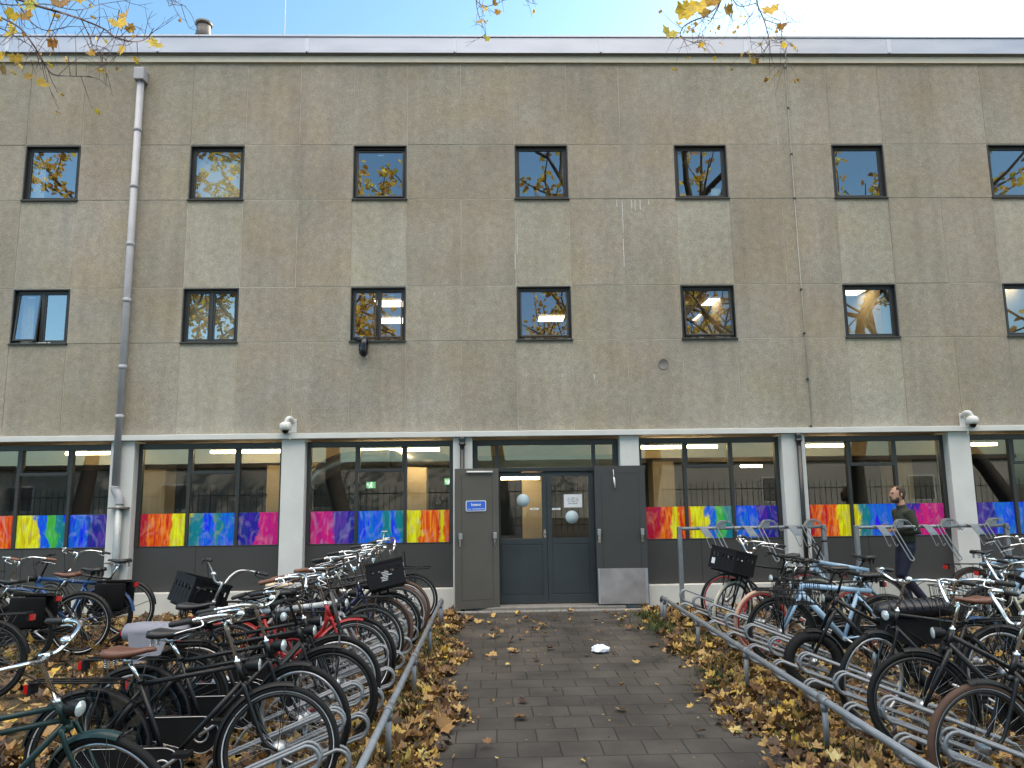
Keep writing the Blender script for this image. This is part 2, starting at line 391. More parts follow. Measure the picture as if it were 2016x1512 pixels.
# white ledge, piers, plinth
m = MB(); m.box(XL, XR, WY-0.10, WY+0.30, 2.70, 2.785); B('ledge', m, M_WHITE, bevel=0.006)
PIERS = [(-11.45, -11.08), (-8.80, -8.43), (-6.08, -5.71), (-3.39, -3.02), (-0.66, -0.35), (2.03, 2.34), (4.67, 5.05), (7.42, 7.78), (10.15, 10.5), (12.9, 13.25)]
for (a, b) in PIERS:
    m = MB(); m.box(a, b, WY-0.03, WY+0.34, 0, 2.698); B('pier', m, M_WHITE, bevel=0.008)
GY = WY+0.14                                      # ground floor glazing
def film_mat(k, stops):
    "abstract poured-paint film: colour fields with ragged edges"
    m, t, p = nodes('painted_window_film_%d' % k); N = t.nodes.new; K = t.links.new
    tc = N('ShaderNodeTexCoord')
    sp = N('ShaderNodeSeparateXYZ'); K(tc.outputs['Generated'], sp.inputs[0])
    mp = N('ShaderNodeMapping'); mp.inputs['Scale'].default_value = (1.0, 1.0, 0.55); mp.inputs['Location'].default_value = (k*3.1, 0, 0)
    K(tc.outputs['Object'], mp.inputs[0])
    n1 = N('ShaderNodeTexNoise'); n1.inputs['Scale'].default_value = 3.2; n1.inputs['Detail'].default_value = 7; n1.inputs['Roughness'].default_value = 0.55
    n1.inputs['Distortion'].default_value = 0.8; K(mp.outputs[0], n1.inputs['Vector'])
    ma = N('ShaderNodeMath'); ma.operation = 'MULTIPLY_ADD'; ma.inputs[1].default_value = 0.22; ma.inputs[2].default_value = -0.11
    K(n1.outputs[0], ma.inputs[0])
    ad = N('ShaderNodeMath'); K(sp.outputs[0], ad.inputs[0]); K(ma.outputs[0], ad.inputs[1])
    r = N('ShaderNodeValToRGB'); r.color_ramp.interpolation = 'LINEAR'; e = r.color_ramp.elements
    while len(e) > 1: e.remove(e[-1])
    e[0].position = 0; e[0].color = srgb(*stops[0][1])+(1,)
    for i in range(1, len(stops)):
        q = stops[i][0]
        a = e.new(max(0.001, q-0.008)); a.color = srgb(*stops[i-1][1])+(1,)
        a = e.new(min(0.999, q+0.008)); a.color = srgb(*stops[i][1])+(1,)
    K(ad.outputs[0], r.inputs[0])
    st = N('ShaderNodeMapping'); st.inputs['Scale'].default_value = (5, 1, 0.8); K(tc.outputs['Object'], st.inputs[0])
    n2 = N('ShaderNodeTexNoise'); n2.inputs['Scale'].default_value = 2.6; n2.inputs['Detail'].default_value = 9; n2.inputs['Distortion'].default_value = 1.6
    K(st.outputs[0], n2.inputs['Vector'])
    hs = N('ShaderNodeHueSaturation'); K(r.outputs[0], hs.inputs['Color'])
    a = N('ShaderNodeMapRange'); a.inputs[1].default_value = 0.3; a.inputs[2].default_value = 0.7; a.inputs[3].default_value = 0.468; a.inputs[4].default_value = 0.532; K(n2.outputs[0], a.inputs[0]); K(a.outputs[0], hs.inputs['Hue'])
    a = N('ShaderNodeMapRange'); a.inputs[1].default_value = 0.3; a.inputs[2].default_value = 0.7; a.inputs[3].default_value = 0.72; a.inputs[4].default_value = 1.25; K(n2.outputs[0], a.inputs[0]); K(a.outputs[0], hs.inputs['Value'])
    n3 = N('ShaderNodeTexNoise'); n3.inputs['Scale'].default_value = 5; n3.inputs['Detail'].default_value = 8; n3.inputs['Distortion'].default_value = 2.2; K(mp.outputs[0], n3.inputs['Vector'])
    r3 = N('ShaderNodeMapRange'); r3.inputs[1].default_value = 0.5; r3.inputs[2].default_value = 0.75; r3.inputs[3].default_value = 0.0; r3.inputs[4].default_value = 0.26; K(n3.outputs[0], r3.inputs[0])
    lt = N('ShaderNodeMixRGB'); lt.inputs[2].default_value = (0.62, 0.70, 0.80, 1) if k in (1, 3, 6) else (0.75, 0.66, 0.42, 1); K(r3.outputs[0], lt.inputs[0]); K(hs.outputs[0], lt.inputs[1])
    K(lt.outputs[0], p.inputs['Base Color']); p.inputs['Roughness'].default_value = 0.22
    p.inputs['Specular IOR Level'].default_value = 0.35
    return m
RED, ORA, YEL, GRN, TEAL, BLU, IND, VIO, MAG = (190, 22, 48), (226, 92, 20), (222, 214, 20), (60, 176, 60), (14, 124, 140), (10, 96, 220), (34, 26, 150), (70, 50, 150), (196, 24, 128)
BAYS = [  # x0, x1, mullions, film colours, fan sash
    (-11.08, -8.80, (-10.3, -9.5), [(0, MAG), (.3, IND), (.6, BLU), (.8, TEAL)]),
    (-8.43, -6.08, (-7.60, -6.78), [(0, RED), (.12, ORA), (.36, YEL), (.50, BLU), (.57, GRN), (.63, TEAL), (.69, BLU), (.86, IND), (.93, VIO)]),
    (-5.71, -3.39, (-4.90, -4.12), [(0, RED), (.05, ORA), (.22, YEL), (.365, TEAL), (.45, BLU), (.53, TEAL), (.57, BLU), (.70, IND), (.85, MAG)]),
    (-3.02, -0.66, (-2.22, -1.44), [(0, MAG), (.15, VIO), (.27, IND), (.33, BLU), (.50, TEAL), (.57, BLU), (.63, TEAL), (.68, YEL), (.80, ORA), (.94, YEL), (.97, ORA)]),
    (2.34, 4.67, (3.11, 3.88), [(0, RED), (.11, ORA), (.2, YEL), (.23, ORA), (.345, YEL), (.48, BLU), (.54, GRN), (.60, TEAL), (.66, BLU), (.84, IND)]),
    (5.05, 7.42, (5.82, 6.60), [(0, RED), (.03, ORA), (.22, YEL), (.36, TEAL), (.46, BLU), (.66, IND), (.82, MAG)]),
    (7.78, 10.15, (8.55, 9.35), [(0, VIO), (.1, IND), (.17, BLU), (.36, TEAL), (.42, YEL), (.6, ORA), (.8, RED)]),
    (10.5, 12.9, (11.3, 12.1), [(0, RED), (.2, ORA), (.4, YEL), (.6, BLU), (.8, IND)]),
]
Z_F0, Z_F1, Z_P0, Z_T = 1.025, 1.545, 0.335, 2.66
for k, (a, b, mu, stops) in enumerate(BAYS):
    fr = MB()
    def bar(x0, x1, z0, z1, d=0.0): fr.box(x0, x1, GY-0.02-d, GY+0.06, z0, z1)
    fw = 0.045
    bar(a, a+fw+0.02, Z_F0, Z_T); bar(b-fw-0.02, b, Z_F0, Z_T)
    fr.box(a+fw+0.02, b-fw-0.02, GY-0.021, GY+0.059, Z_T-0.09, Z_T); fr.box(a+fw+0.02, b-fw-0.02, GY-0.019, GY+0.061, Z_F0, Z_F0+0.012)
    for x in mu: fr.box(x-0.026, x+0.026, GY-0.018, GY+0.062, Z_F0+0.012, Z_T-0.09)
    fr.box(mu[0]+0.026, mu[1]-0.026, GY-0.022, GY+0.05, 2.165, 2.215)
    fr.box(mu[0]+0.026, mu[0]+0.052, GY-0.022, GY+0.05, 2.216, Z_T-0.091); fr.box(mu[1]-0.052, mu[1]-0.026, GY-0.022, GY+0.05, 2.216, Z_T-0.091)
    fo = B('storefront_window', fr, M_FRAME, bevel=0.004)
    xs = [a+fw] + list(mu) + [b-fw]
    for j in range(3):
        g = MB(); g.box(xs[j]+0.02, xs[j+1]-0.02, GY+0.024, GY+0.030, Z_F0+0.01, Z_T-0.08); B('pane', g, M_GLASS, fo)
    f = MB()
    for j in range(3):
        x0 = xs[j]+0.028; x1 = xs[j+1]-0.028
        f.box(x0, x1, GY+0.014, GY+0.019, Z_F0+0.013, Z_F1)
    B('painted_film', f, film_mat(k, stops), fo)
    if k == 2:                                    # two eyes drawn with a finger on the misted pane
        d = MB()
        for cx, r in ((at_y(495, 975, GY), 0.075), (at_y(514, 976, GY), 0.09)):
            d.tube([(cx.x+r*cos(q*pi/8), GY+0.012, cx.z+r*0.8*sin(q*pi/8)) for q in range(17)], 0.005, 5)
            d.tube([(cx.x-0.005, GY+0.012, cx.z+0.01), (cx.x+0.01, GY+0.012, cx.z-0.015)], 0.008, 5)
            d.tube([(cx.x+0.02, GY+0.012, cx.z-r*0.8), (cx.x+0.03, GY+0.012, cx.z-r*2.0)], 0.003, 5)
        B('finger_drawing', d, M_FRAME, fo)
    g = MB(); half = (a+b)/2
    g.box(a, a+(b-a)*0.42, GY-0.012, GY+0.05, Z_P0, Z_F0-0.002); g.box(a+(b-a)*0.42+0.004, b, GY-0.012, GY+0.05, Z_P0, Z_F0-0.002)
    B('base_panel', g, M_PANEL, bevel=0.003)
    g = MB(); g.box(a, b, WY+0.0, WY+0.3, 0, Z_P0-0.003); B('plinth', g, M_PLINTH, bevel=0.006)
m = MB(); m.box(XL, -11.45, WY, WY+0.3, 0, 2.69); m.box(13.25, XR, WY, WY+0.3, 0, 2.69); B('end_wall', m, M_WHITE)

# upper windows: (storey, column): kind
def window(i, lo, kind):
    x0, x1 = X0+i*PW, X0+(i+1)*PW
    z1, z0 = (ZR[3], ZR[4]) if lo else (ZR[1], ZR[2])
    ya = WY+0.055
    fr = MB(); t = 0.035
    # metal lining of the opening and sill
    fr.box(x0+0.004, x0+0.022, WY-0.004, WY+0.2, z0, z1-0.008); fr.box(x1-0.022, x1-0.004, WY-0.004, WY+0.2, z0, z1-0.008)
    fr.box(x0+0.022, x1-0.022, WY-0.003, WY+0.2, z1-0.03, z1-0.008)
    fr.box(x0-0.01, x1+0.01, WY-0.03, WY+0.2, z0-0.014, z0+0.012)
    X, Y, Z, W = x0+0.022, x1-0.022, z0+0.012, z1-0.03
    fr.box(X, X+t, ya, ya+0.06, Z, W); fr.box(Y-t, Y, ya, ya+0.06, Z, W)
    fr.box(X+t, Y-t, ya+0.001, ya+0.061, Z, Z+t); fr.box(X+t, Y-t, ya+0.001, ya+0.061, W-t, W)
    cells = [(X+t, Y-t)]
    if 'two' in kind:
        c = (X+Y)/2; fr.box(c-0.026, c+0.026, ya-0.004, ya+0.06, Z+t, W-t); cells = [(X+t, c-0.026), (c+0.026, Y-t)]
    fo = B('window', fr, M_FRAME, bevel=0.003)
    opens = kind.count('open')
    for j, (ca, cb) in enumerate(cells):
        h0, h1 = Z+t, W-t
        op = (opens == 1 and j == 0) or opens == 2
        ang = radians({'lower': 6, 'upper': 3}['lower' if lo else 'upper']) if op else 0
        if op and not lo: h1 -= 0.02
        s = MB(); q = 0.028
        Mx = Matrix.Translation((0, ya+0.02, h1)) @ Matrix.Rotation(-ang, 4, 'X')
        hh = h1-h0
        d0, d1 = (-0.02, 0.015)
        s.box(ca+0.003, ca+q, d0, d1, -hh, 0, 0, Mx); s.box(cb-q, cb-0.003, d0, d1, -hh, 0, 0, Mx)
        s.box(ca+q, cb-q, d0+0.001, d1+0.001, -q, 0, 0, Mx); s.box(ca+q, cb-q, d0+0.001, d1+0.001, -hh, -hh+q, 0, Mx)
        so = B('sash', s, M_FRAME, fo, bevel=0.003)
        g = MB(); g.box(ca+q-0.004, cb-q+0.004, -0.004, 0.002, -hh+q-0.004, -q+0.004, 0, Mx); B('pane', g, M_GLASSU, fo)
        if op:
            g = MB(); g.box((ca+cb)/2-0.05, (ca+cb)/2+0.05, 0.014, 0.03, -0.075, -0.05, 0, Mx); B('vent_label', g, M_WHITE, fo)
    if 'blind' in kind:
        g = MB(); g.box(X, Y, ya+0.12, ya+0.125, Z, W); B('blind', g, M_BLINDL if lo else M_BLIND, fo)
    if 'curtain' in kind:
        g = MB(); n = 26; a = X+0.02; ww = (Y-X)*0.24
        if 'right' in kind: a = Y-ww*0.7; ww *= 0.7
        pts = [(a+ww*q/n, ya+0.14+0.02*sin(q*1.6)) for q in range(n+1)]
        vs = [(x, y, z) for z in (Z, W) for x, y in pts]
        g.add(vs, [(q, q+1, n+2+q, n+1+q) for q in range(n)], 0, True); B('curtain', g, M_CURT, fo)
    if 'paper' in kind:
        g = MB(); g.box(Y-0.24, Y-0.07, ya+0.075, ya+0.078, Z+0.03, Z+0.22); B('taped_paper', g, mat('taped_paper', (0.45, 0.5, 0.46), 0.7), fo)
    if 'litter' in kind:
        g = MB()
        for q in range(9):
            x = rnd.uniform(X+0.1, Y-0.1); h = rnd.uniform(0.008, 0.03)
            g.box(x, x+rnd.uniform(0.03, 0.12), ya-0.03, ya+0.0, Z, Z+h, 0, Matrix.Rotation(0, 4, 'X'))
        B('peeling_seal', g, M_WHITE, fo)
M_BLIND = mat('cream_roller_blind', (0.85, 0.70, 0.50), 0.9, vary=0.05)
M_BLINDL = mat('brown_roller_blind', (0.62, 0.50, 0.38), 0.9, vary=0.05)
M_CURT = mat('pale_curtain', (0.5, 0.47, 0.4), 0.9, vary=0.05)
UP = {-6: 'fixed', -3: 'fixed', 0: 'fixed curtain', 3: 'blind', 6: 'open', 9: 'fixed', 12: 'paper', 15: 'fixed', 18: 'fixed', 21: 'fixed', 24: 'fixed'}
LOW = {-6: 'two', -3: 'two', 0: 'two open curtain litter', 3: 'two blind', 6: 'two open open litter', 9: 'open litter', 12: 'open litter', 15: 'curtain right', 18: 'fixed', 21: 'fixed', 24: 'fixed'}
for i, k in UP.items(): window(i, False, k)
for i, k in LOW.items(): window(i, True, k)

# entrance: frame, transom, double doors, outer doors folded back
DY = WY+0.20
dx0, dx1, dl, dr = -0.35, 2.03, 0.07, 1.62
fr = MB()
fr.box(dx0, dx0+0.08, DY-0.04, DY+0.06, 0.05, Z_T); fr.box(dx1-0.08, dx1, DY-0.04, DY+0.06, 0.05, Z_T)
fr.box(dx0+0.08, dx1-0.08, DY-0.041, DY+0.059, Z_T-0.09, Z_T); fr.box(dx0+0.08, dx1-0.08, DY-0.042, DY+0.061, 2.14, 2.205)
fr.box(dl-0.075, dl, DY-0.039, DY+0.058, 0.05, 2.139); fr.box(dr, dr+0.075, DY-0.039, DY+0.058, 0.05, 2.139)
fr.box(dl-0.055, dl, DY-0.038, DY+0.057, 2.206, Z_T-0.091); fr.box(dr-0.02, dr+0.035, DY-0.038, DY+0.057, 2.206, Z_T-0.091)
fr.box(dx0+0.081, dl-0.076, DY-0.02, DY+0.03, 0.05, 2.139); fr.box(dr+0.076, dx1-0.081, DY-0.02, DY+0.03, 0.05, 2.139)
fo = B('door_frame', fr, M_FRAME, bevel=0.004)
for (a, b) in ((dx0+0.075, dl-0.05), (dl-0.005, dr-0.015), (dr+0.03, dx1-0.075)):
    g = MB(); g.box(a, b, DY+0.01, DY+0.016, 2.2, Z_T-0.08); B('transom_pane', g, M_GLASS, fo)
m = MB(); m.box(dx0, dx1, DY+0.35, DY+0.45, 2.22, 2.42); B('timber_beam', m, M_WOODB)
m = MB(); m.box(dx0, dx1, WY-0.12, DY+0.35, -0.02, 0.045); B('door_step', m, M_STONE, bevel=0.01)
cx = (dl+dr)/2
for j, (a, b) in enumerate(((dl+0.004, cx-0.003), (cx+0.003, dr-0.004))):
    d = MB(); y0, y1 = DY-0.01, DY+0.04
    st = 0.075
    d.box(a, a+(0.02 if j == 0 else st), y0, y1, 0.055, 2.13); d.box(b-(st if j == 0 else 0.09), b, y0, y1, 0.055, 2.13)
    ia, ib = a+(0.02 if j == 0 else st), b-(st if j == 0 else 0.09)
    d.box(ia, ib, y0+0.001, y1-0.001, 2.06, 2.129); d.box(ia, ib, y0+0.001, y1-0.001, 0.98, 1.07); d.box(ia, ib, y0+0.001, y1-0.001, 0.056, 0.19)
    d.box(ia, ib, y0+0.007, y1-0.007, 0.19, 0.98)
    d.box(ia+0.012, ib-0.012, y0+0.003, y0+0.0071, 0.205, 0.965)
    do = B('entrance_door', d, M_DOOR, bevel=0.003)
    g = MB(); g.box(ia-0.005, ib+0.005, DY+0.012, DY+0.018, 1.065, 2.065); B('pane', g, M_GLASS, do)
    if j == 0:
        h = MB(); h.box(b-0.055, b-0.02, y0-0.006, y0, 1.08, 1.21); h.box(b-0.046, b-0.030, y0-0.008, y0-0.006, 1.12, 1.15, 1); B('lock_plate', h, [M_CHROME, M_BLACK], do)
def outer_door(hinge, width, ang, side, z0, z1, m_, label):
    "side -1: leaf runs to the left of the hinge; opened flat against the wall"
    Mx = Matrix.Translation(hinge) @ Matrix.Rotation(ang, 4, 'Z')
    def X(a, b): return (a*side, b*side) if side > 0 else (b*side, a*side)
    d = MB(); a, b = X(0, width); d.box(a, b, -0.022, 0.022, z0, z1, 0, Mx)
    for (u, v, p, q) in ((0.10, width-0.10, z1-0.115, z1-0.110), (0.10, width-0.10, z0+0.13, z0+0.135)):
        a, b = X(u, v); d.box(a, b, -0.0245, -0.0221, p, q, 1, Mx)
    for u in (0.10, width-0.105):
        a, b = X(u, u+0.005); d.box(a, b, -0.0242, -0.0221, z0+0.135, z1-0.115, 1, Mx)
    o = B('outer_door', d, [m_, M_FRAME], bevel=0.003); o['label'] = label
    def sub(name, boxes, mats, bev=0.003):
        g = MB()
        for (u, v, y0, y1, p, q, mi) in boxes: a, b = X(u, v); g.box(a, b, y0, y1, p, q, mi, Mx)
        return B(name, g, mats, o, bev)
    return o, sub, Mx
o, sub, Mx = outer_door((0.06, WY-0.05, 0), 0.70, radians(14), -1, 0.045, 2.19, M_SHUT, 'grey brown outer door folded back on the left')
for u in (0.05, 0.60):
    sub('door_handle', [(u, u+0.055, -0.075, -0.022, 1.10, 1.19, 0), (u+0.008, u+0.045, -0.03, -0.022, 0.98, 1.10, 1)], [M_STEEL, M_CHROME])
g = MB(); g.tube([Mx @ Vector((-0.10, -0.04, 2.135)), Mx @ Vector((-0.52, -0.04, 2.135))], 0.017, 10); B('door_closer_rail', g, M_WHITE, o)
o, sub, Mx2 = outer_door((1.60, WY-0.06, 0), 0.80, radians(-2.5), 1, 0.055, 2.21, M_SHUT2, 'charcoal outer door folded back on the right with steel kick plate')
for u in (0.02, 0.70):
    sub('door_handle', [(u, u+0.05, -0.075, -0.022, 1.12, 1.22, 0), (u+0.008, u+0.05, -0.03, -0.022, 1.0, 1.12, 1)], [M_STEEL, M_CHROME])
sub('kick_plate', [(0.012, 0.79, -0.028, -0.022, 0.07, 0.61, 0), (0.012, 0.04, -0.0295, -0.0281, 0.07, 0.61, 1), (0.75, 0.79, -0.0295, -0.0281, 0.07, 0.61, 1)], [mat('scuffed_aluminium', (0.33, 0.31, 0.31), 0.55, 0.5, vary=0.35, scale=4), M_ALU])
g = MB(); g.tube([Mx2 @ Vector((0.30, -0.03, 2.15)), Mx2 @ Vector((0.305, -0.045, 2.02))], 0.006, 8); g.tube([Mx2 @ Vector((0.305, -0.045, 2.03)), Mx2 @ Vector((0.32, -0.05, 1.86))], 0.014, 8); B('door_closer_arm', g, M_WHITE, o)

# ------------------------------------------------------------------ things on the facade
# lamps seen through the glass
TUBES = [(130, 216, 893, 14, 'fluorescent tube behind the leftmost window beside the grey downpipe'),
         (415, 553, 890, 14, 'fluorescent tube above the two eyes drawn on the glass'),
         (705, 865, 887, 13.6, 'long fluorescent tube in front of the silver air duct'),
         (615, 640, 928, 17, 'short yellow tube lamp below the air duct'),
         (790, 860, 914, 15.5, 'lower tube lamp beside the left outer door'),
         (986, 1062, 942, 15.5, 'tube lamp seen through the left entrance door glass'),
         (1262, 1412, 881, 13.6, 'long fluorescent tube right of the entrance above the red film'),
         (1458, 1500, 918, 16.5, 'short tube lamp deep behind the window right of the entrance'),
         (1588, 1672, 878, 13.8, 'fluorescent tube above the walking man, between black pipe and white pier'),
         (1913, 1962, 875, 13.8, 'fluorescent tube behind the rightmost window by the right camera')]
for (xa, xb, py, Y, lab) in TUBES:
    a = at_y(xa, py, Y); b = at_y(xb, py, Y); z = min(a.z, 2.70)
    t = tag(empty('tube_lamp', ((a.x+b.x)/2, Y, z)), lab, 'tube lamp', 'tube lamps in the ground floor hall')
    h = (b.x-a.x)/2
    m = MB(); m.tube([(-h, 0, 0), (h, 0, 0)], 0.028, 10); m.build('tube', M_TUBE, t)
    m = MB(); m.box(-h, h, -0.05, 0.05, 0.03, 0.06); m.build('housing', M_WHITE, t)
PANELS = [(768, 597, 'upper LED ceiling panel seen in the window with the hanging black bag'),
          (772, 631, 'lower LED ceiling panel seen in the window with the hanging black bag'),
          (1085, 627, 'LED ceiling panel behind the lower window above the entrance'),
          (1414, 594, 'upper LED ceiling panel behind the lower window right of the round wall patch'),
          (1394, 624, 'lower LED ceiling panel behind the lower window right of the round wall patch'),
          (1672, 574, 'LED ceiling panel behind the lower window with the narrow curtain at its right'),
          (1985, 570, 'LED ceiling panel behind the lower window cut by the right edge')]
for (px, py, lab) in PANELS:
    c = at_z(px, py, 5.60)
    t = tag(empty('ceiling_light', (c.x, c.y, 5.60)), lab, 'ceiling light', 'LED panels of the first floor')
    m = MB(); m.box(-0.28, 0.28, -0.28, 0.28, -0.004, 0.0); m.build('diffuser', M_LED, t)
    m = MB()
    for (a, b, c_, d) in ((-0.31, 0.31, -0.31, -0.282), (-0.31, 0.31, 0.282, 0.31), (-0.31, -0.282, -0.281, 0.281), (0.282, 0.31, -0.281, 0.281)): m.box(a, b, c_, d, -0.008, 0.012)
    m.build('frame', M_WHITE, t)
c = at_z(1005, 300, 8.2)
for (px, py, lab) in ((730, 955, 'small green exit sign behind the middle pane with the blue film'), (884, 948, 'small green exit sign near the left outer door')):
    c = at_y(px, py, 16.5)
    t = tag(empty('exit_sign', c), lab, 'exit sign', 'green exit signs')
    m = MB(); m.box(-0.1, 0.1, 0, 0.03, -0.07, 0.07); m.build('board', emit('green_sign', (0.02, 0.35, 0.14), 0.5), t)
    m = MB(); m.tube([(-0.03, -0.006, -0.05), (0.0, -0.006, 0.0), (0.03, -0.006, -0.05)], 0.008, 6); m.tube([(0, -0.006, 0), (0.012, -0.006, 0.03)], 0.01, 6)
    m.lathe([(0.0, 0.0), (0.012, 0.0), (0.012, 0.005), (0, 0.005)], 10, 0, Matrix.Translation((0.02, -0.004, 0.048)) @ Matrix.Rotation(pi/2, 4, 'X')); m.tube([(-0.05, -0.006, 0.01), (-0.08, -0.006, 0.01)], 0.007, 6)
    m.build('pictogram', emit('sign_white', (0.8, 1, 0.9), 0.8), t)

# grey downpipe with hopper and offset bend
P0 = at_y(273, 170, WY-0.09); P1 = at_y(226, 955, WY-0.09)
px_ = (P0.x+P1.x)/2+0.02
t = tag(empty('downpipe', (px_, WY-0.09, 0)), 'long grey rainwater downpipe with box hopper running down the left of the facade', 'downpipe')
m = MB(); m.box(-0.085, 0.085, -0.10, 0.085, 8.80, 9.02); m.build('hopper', M_ZINC, t, bevel=0.015)
m = MB(); m.tube([(0, 0, 8.8), (0, 0, 1.98)], 0.056, 16)
m.tube(spline([(0, 0, 1.99), (0, 0, 1.93), (0.045, 0, 1.86), (0.075, 0, 1.79), (0.08, 0, 1.70)], 4), 0.062, 16); m.build('pipe', M_ZINC, t)
m = MB(); m.tube([(0.08, 0, 1.72), (0.08, 0, 0.0)], 0.056, 16); m.build('lower_pipe', mat('zinc_pipe', (0.34, 0.36, 0.36), 0.55, 0.5, vary=0.3, scale=6), t)
for z in (7.9, 6.9, 5.9, 4.95, 3.85, 3.05): 
    m = MB(); m.lathe([(0.056, 0), (0.066, 0.005), (0.066, 0.06), (0.056, 0.065)], 16, 0, Matrix.Translation((0, 0, z))); m.build('pipe_collar', M_ZINC, t)
for z in (1.64, 0.80):
    m = MB(); m.box(-0.06, 0.22, -0.068, 0.07, z, z+0.02); m.build('bracket', mat('rusty_bracket', (0.16, 0.13, 0.11), 0.7, 0.4, vary=0.3), t)
def black_pipe(px, lab):
    c = at_y(px, 870, WY-0.08); t = tag(empty('drain_pipe', (c.x, WY-0.085, 0)), lab, 'downpipe', 'black downpipes between the windows')
    m = MB(); m.tube([(0, 0, 2.60), (0, 0, 0.0)], 0.036, 12); m.build('pipe', M_BLACKP, t)
    m = MB(); m.lathe([(0.02, 2.70), (0.05, 2.69), (0.052, 2.66), (0.046, 2.62), (0.044, 2.60), (0.055, 2.595), (0.055, 2.57), (0.040, 2.56), (0.037, 2.5)], 16); m.build('pipe_head', M_BLACKP, t)
black_pipe(910, 'black cast downpipe on the white pier left of the entrance')
black_pipe(1572, 'black cast downpipe on the white pier behind the right bicycles')
c = at_y(1571, 480, WY-0.02)
t = tag(empty('lightning_cable', (c.x+0.0, WY-0.015, 2.8)), 'thin vertical lightning conductor running up the right of the facade', 'cable')
m = MB(); m.tube([(0.03, 0, -0.02), (0.0, 0, 3.0), (-0.005, 0, 6.45), (0.0, -0.08, 6.55), (0.0, -0.08, 6.83)], 0.0075, 6); m.build('wire', mat('pale_wire', (0.55, 0.52, 0.47), 0.5), t)
for z in (0.0, 0.78, 1.55, 2.3, 3.9, 4.7, 5.55, 6.3):
    m = MB(); m.box(-0.012, 0.018, -0.012, 0.014, z, z+0.03); m.build('clip', M_FRAME, t)

# dome cameras on wall plates
def cctv(px, py, s, lab):
    c = at_y(px, py, WY); t = tag(empty('security_camera', (c.x, WY, c.z)), lab, 'security camera', 'white dome cameras')
    m = MB(); a, b = (0.01, 0.125) if s > 0 else (-0.125, -0.01)
    m.box(a*1.0-0.02*s, b, -0.015, 0.0, -0.10, 0.12); m.build('wall_plate', M_WHITE, t, bevel=0.006)
    m = MB(); m.tube(spline([(0.06*s, -0.012, 0.08), (0.05*s, -0.09, 0.12), (0.02*s, -0.14, 0.115), (-0.01*s, -0.15, 0.05)], 4), 0.036, 12); m.build('arm', M_WHITE, t)
    M2 = Matrix.Translation((-0.015*s, -0.15, 0))
    m = MB(); m.lathe([(0, 0.065), (0.05, 0.06), (0.085, 0.035), (0.09, 0.0), (0.09, -0.06), (0.07, -0.07), (0, -0.07)], 20, 0, M2); m.build('body', M_WHITE, t)
    m = MB(); m.lathe([(0.056, -0.07), (0.054, -0.09), (0.04, -0.115), (0.02, -0.128), (0, -0.13)], 18, 0, M2); m.build('dome', mat('smoked_dome', (0.008, 0.008, 0.009), 0.08), t)
    m = MB(); m.tube(spline([(0.03*s, -0.01, -0.10), (0.035*s, -0.06, -0.14), (0.05*s, -0.11, -0.2), (0.05*s, -0.08, -0.24)], 4), 0.007, 6); m.build('cable', M_WHITE, t)
cctv(569, 840, 1, 'white dome camera on the ledge above the left pier')
cctv(1901, 828, -1, 'white dome camera on the ledge above the right pier')

# round patch in the concrete
c = at_y(1306, 717, WY)
m = MB(); m.lathe([(0.0, 0.0), (0.078, 0.0), (0.085, 0.006)], 24, 0, Matrix.Rotation(pi/2, 4, 'X'))
tag(m.build('wall_patch', mat('mortar_patch', (0.17, 0.16, 0.15), 0.9, vary=0.25, scale=20), None, loc=(c.x, WY-0.0035, c.z)), 'round grey mortar patch on a concrete panel', 'patch')

def text_mesh(s, size, m_, parent, loc, bold=0.0, align='CENTER', rot=None):
    cu = bpy.data.curves.new('lettering', 'FONT'); cu.body = s; cu.size = size; cu.align_x = align; cu.extrude = 0.0005; cu.offset = bold
    o = bpy.data.objects.new('lettering', cu); COL.objects.link(o)
    dg = bpy.context.evaluated_depsgraph_get(); me = bpy.data.meshes.new_from_object(o.evaluated_get(dg))
    bpy.data.objects.remove(o)
    q = bpy.data.objects.new('lettering', me); me.materials.clear(); me.materials.append(m_); COL.objects.link(q)
    q.parent = parent; q.location = loc; q.rotation_euler = rot or (pi/2, 0, 0); return q
# entrance sign on the left outer door
c = at_y(937, 996, WY-0.16)
t = tag(empty('entrance_sign', (c.x, WY-0.167, c.z), radians(14)), 'small blue enamel sign reading Ingang on the left outer door', 'sign')
def rrect(w_, h_, r, n=5):
    pts = []
    for (cx_, cz_, a0) in ((w_/2-r, h_/2-r, 0), (-w_/2+r, h_/2-r, pi/2), (-w_/2+r, -h_/2+r, pi), (w_/2-r, -h_/2+r, 3*pi/2)):
        for q in range(n+1): a = a0+pi/2*q/n; pts.append((cx_+r*cos(a), cz_+r*sin(a)))
    return pts
M_SIGNW = mat('sign_white_enamel', (0.75, 0.77, 0.8), 0.35, vary=0.02)
m = MB(); m.prism(rrect(0.325, 0.165, 0.025), -0.006, 0.004); m.build('border', M_SIGNW, t)
m = MB(); m.prism(rrect(0.303, 0.145, 0.018), -0.0075, 0.0); m.build('face', mat('sign_blue_enamel', (0.035, 0.13, 0.60), 0.35, vary=0.05), t)
text_mesh('Ingang', 0.062, M_SIGNW, t, (0.0, -0.0085, 0.002), 0.0012)
text_mesh('Toegang', 0.019, M_SIGNW, t, (-0.142, -0.0085, -0.053), 0.0002, 'LEFT')
m = MB(); 
for q in range(17): m.box(-0.058+q*0.0118, -0.058+q*0.0118+0.009, -0.0085, -0.0080, -0.053, -0.0425)
m.build('small_print', M_SIGNW, t)
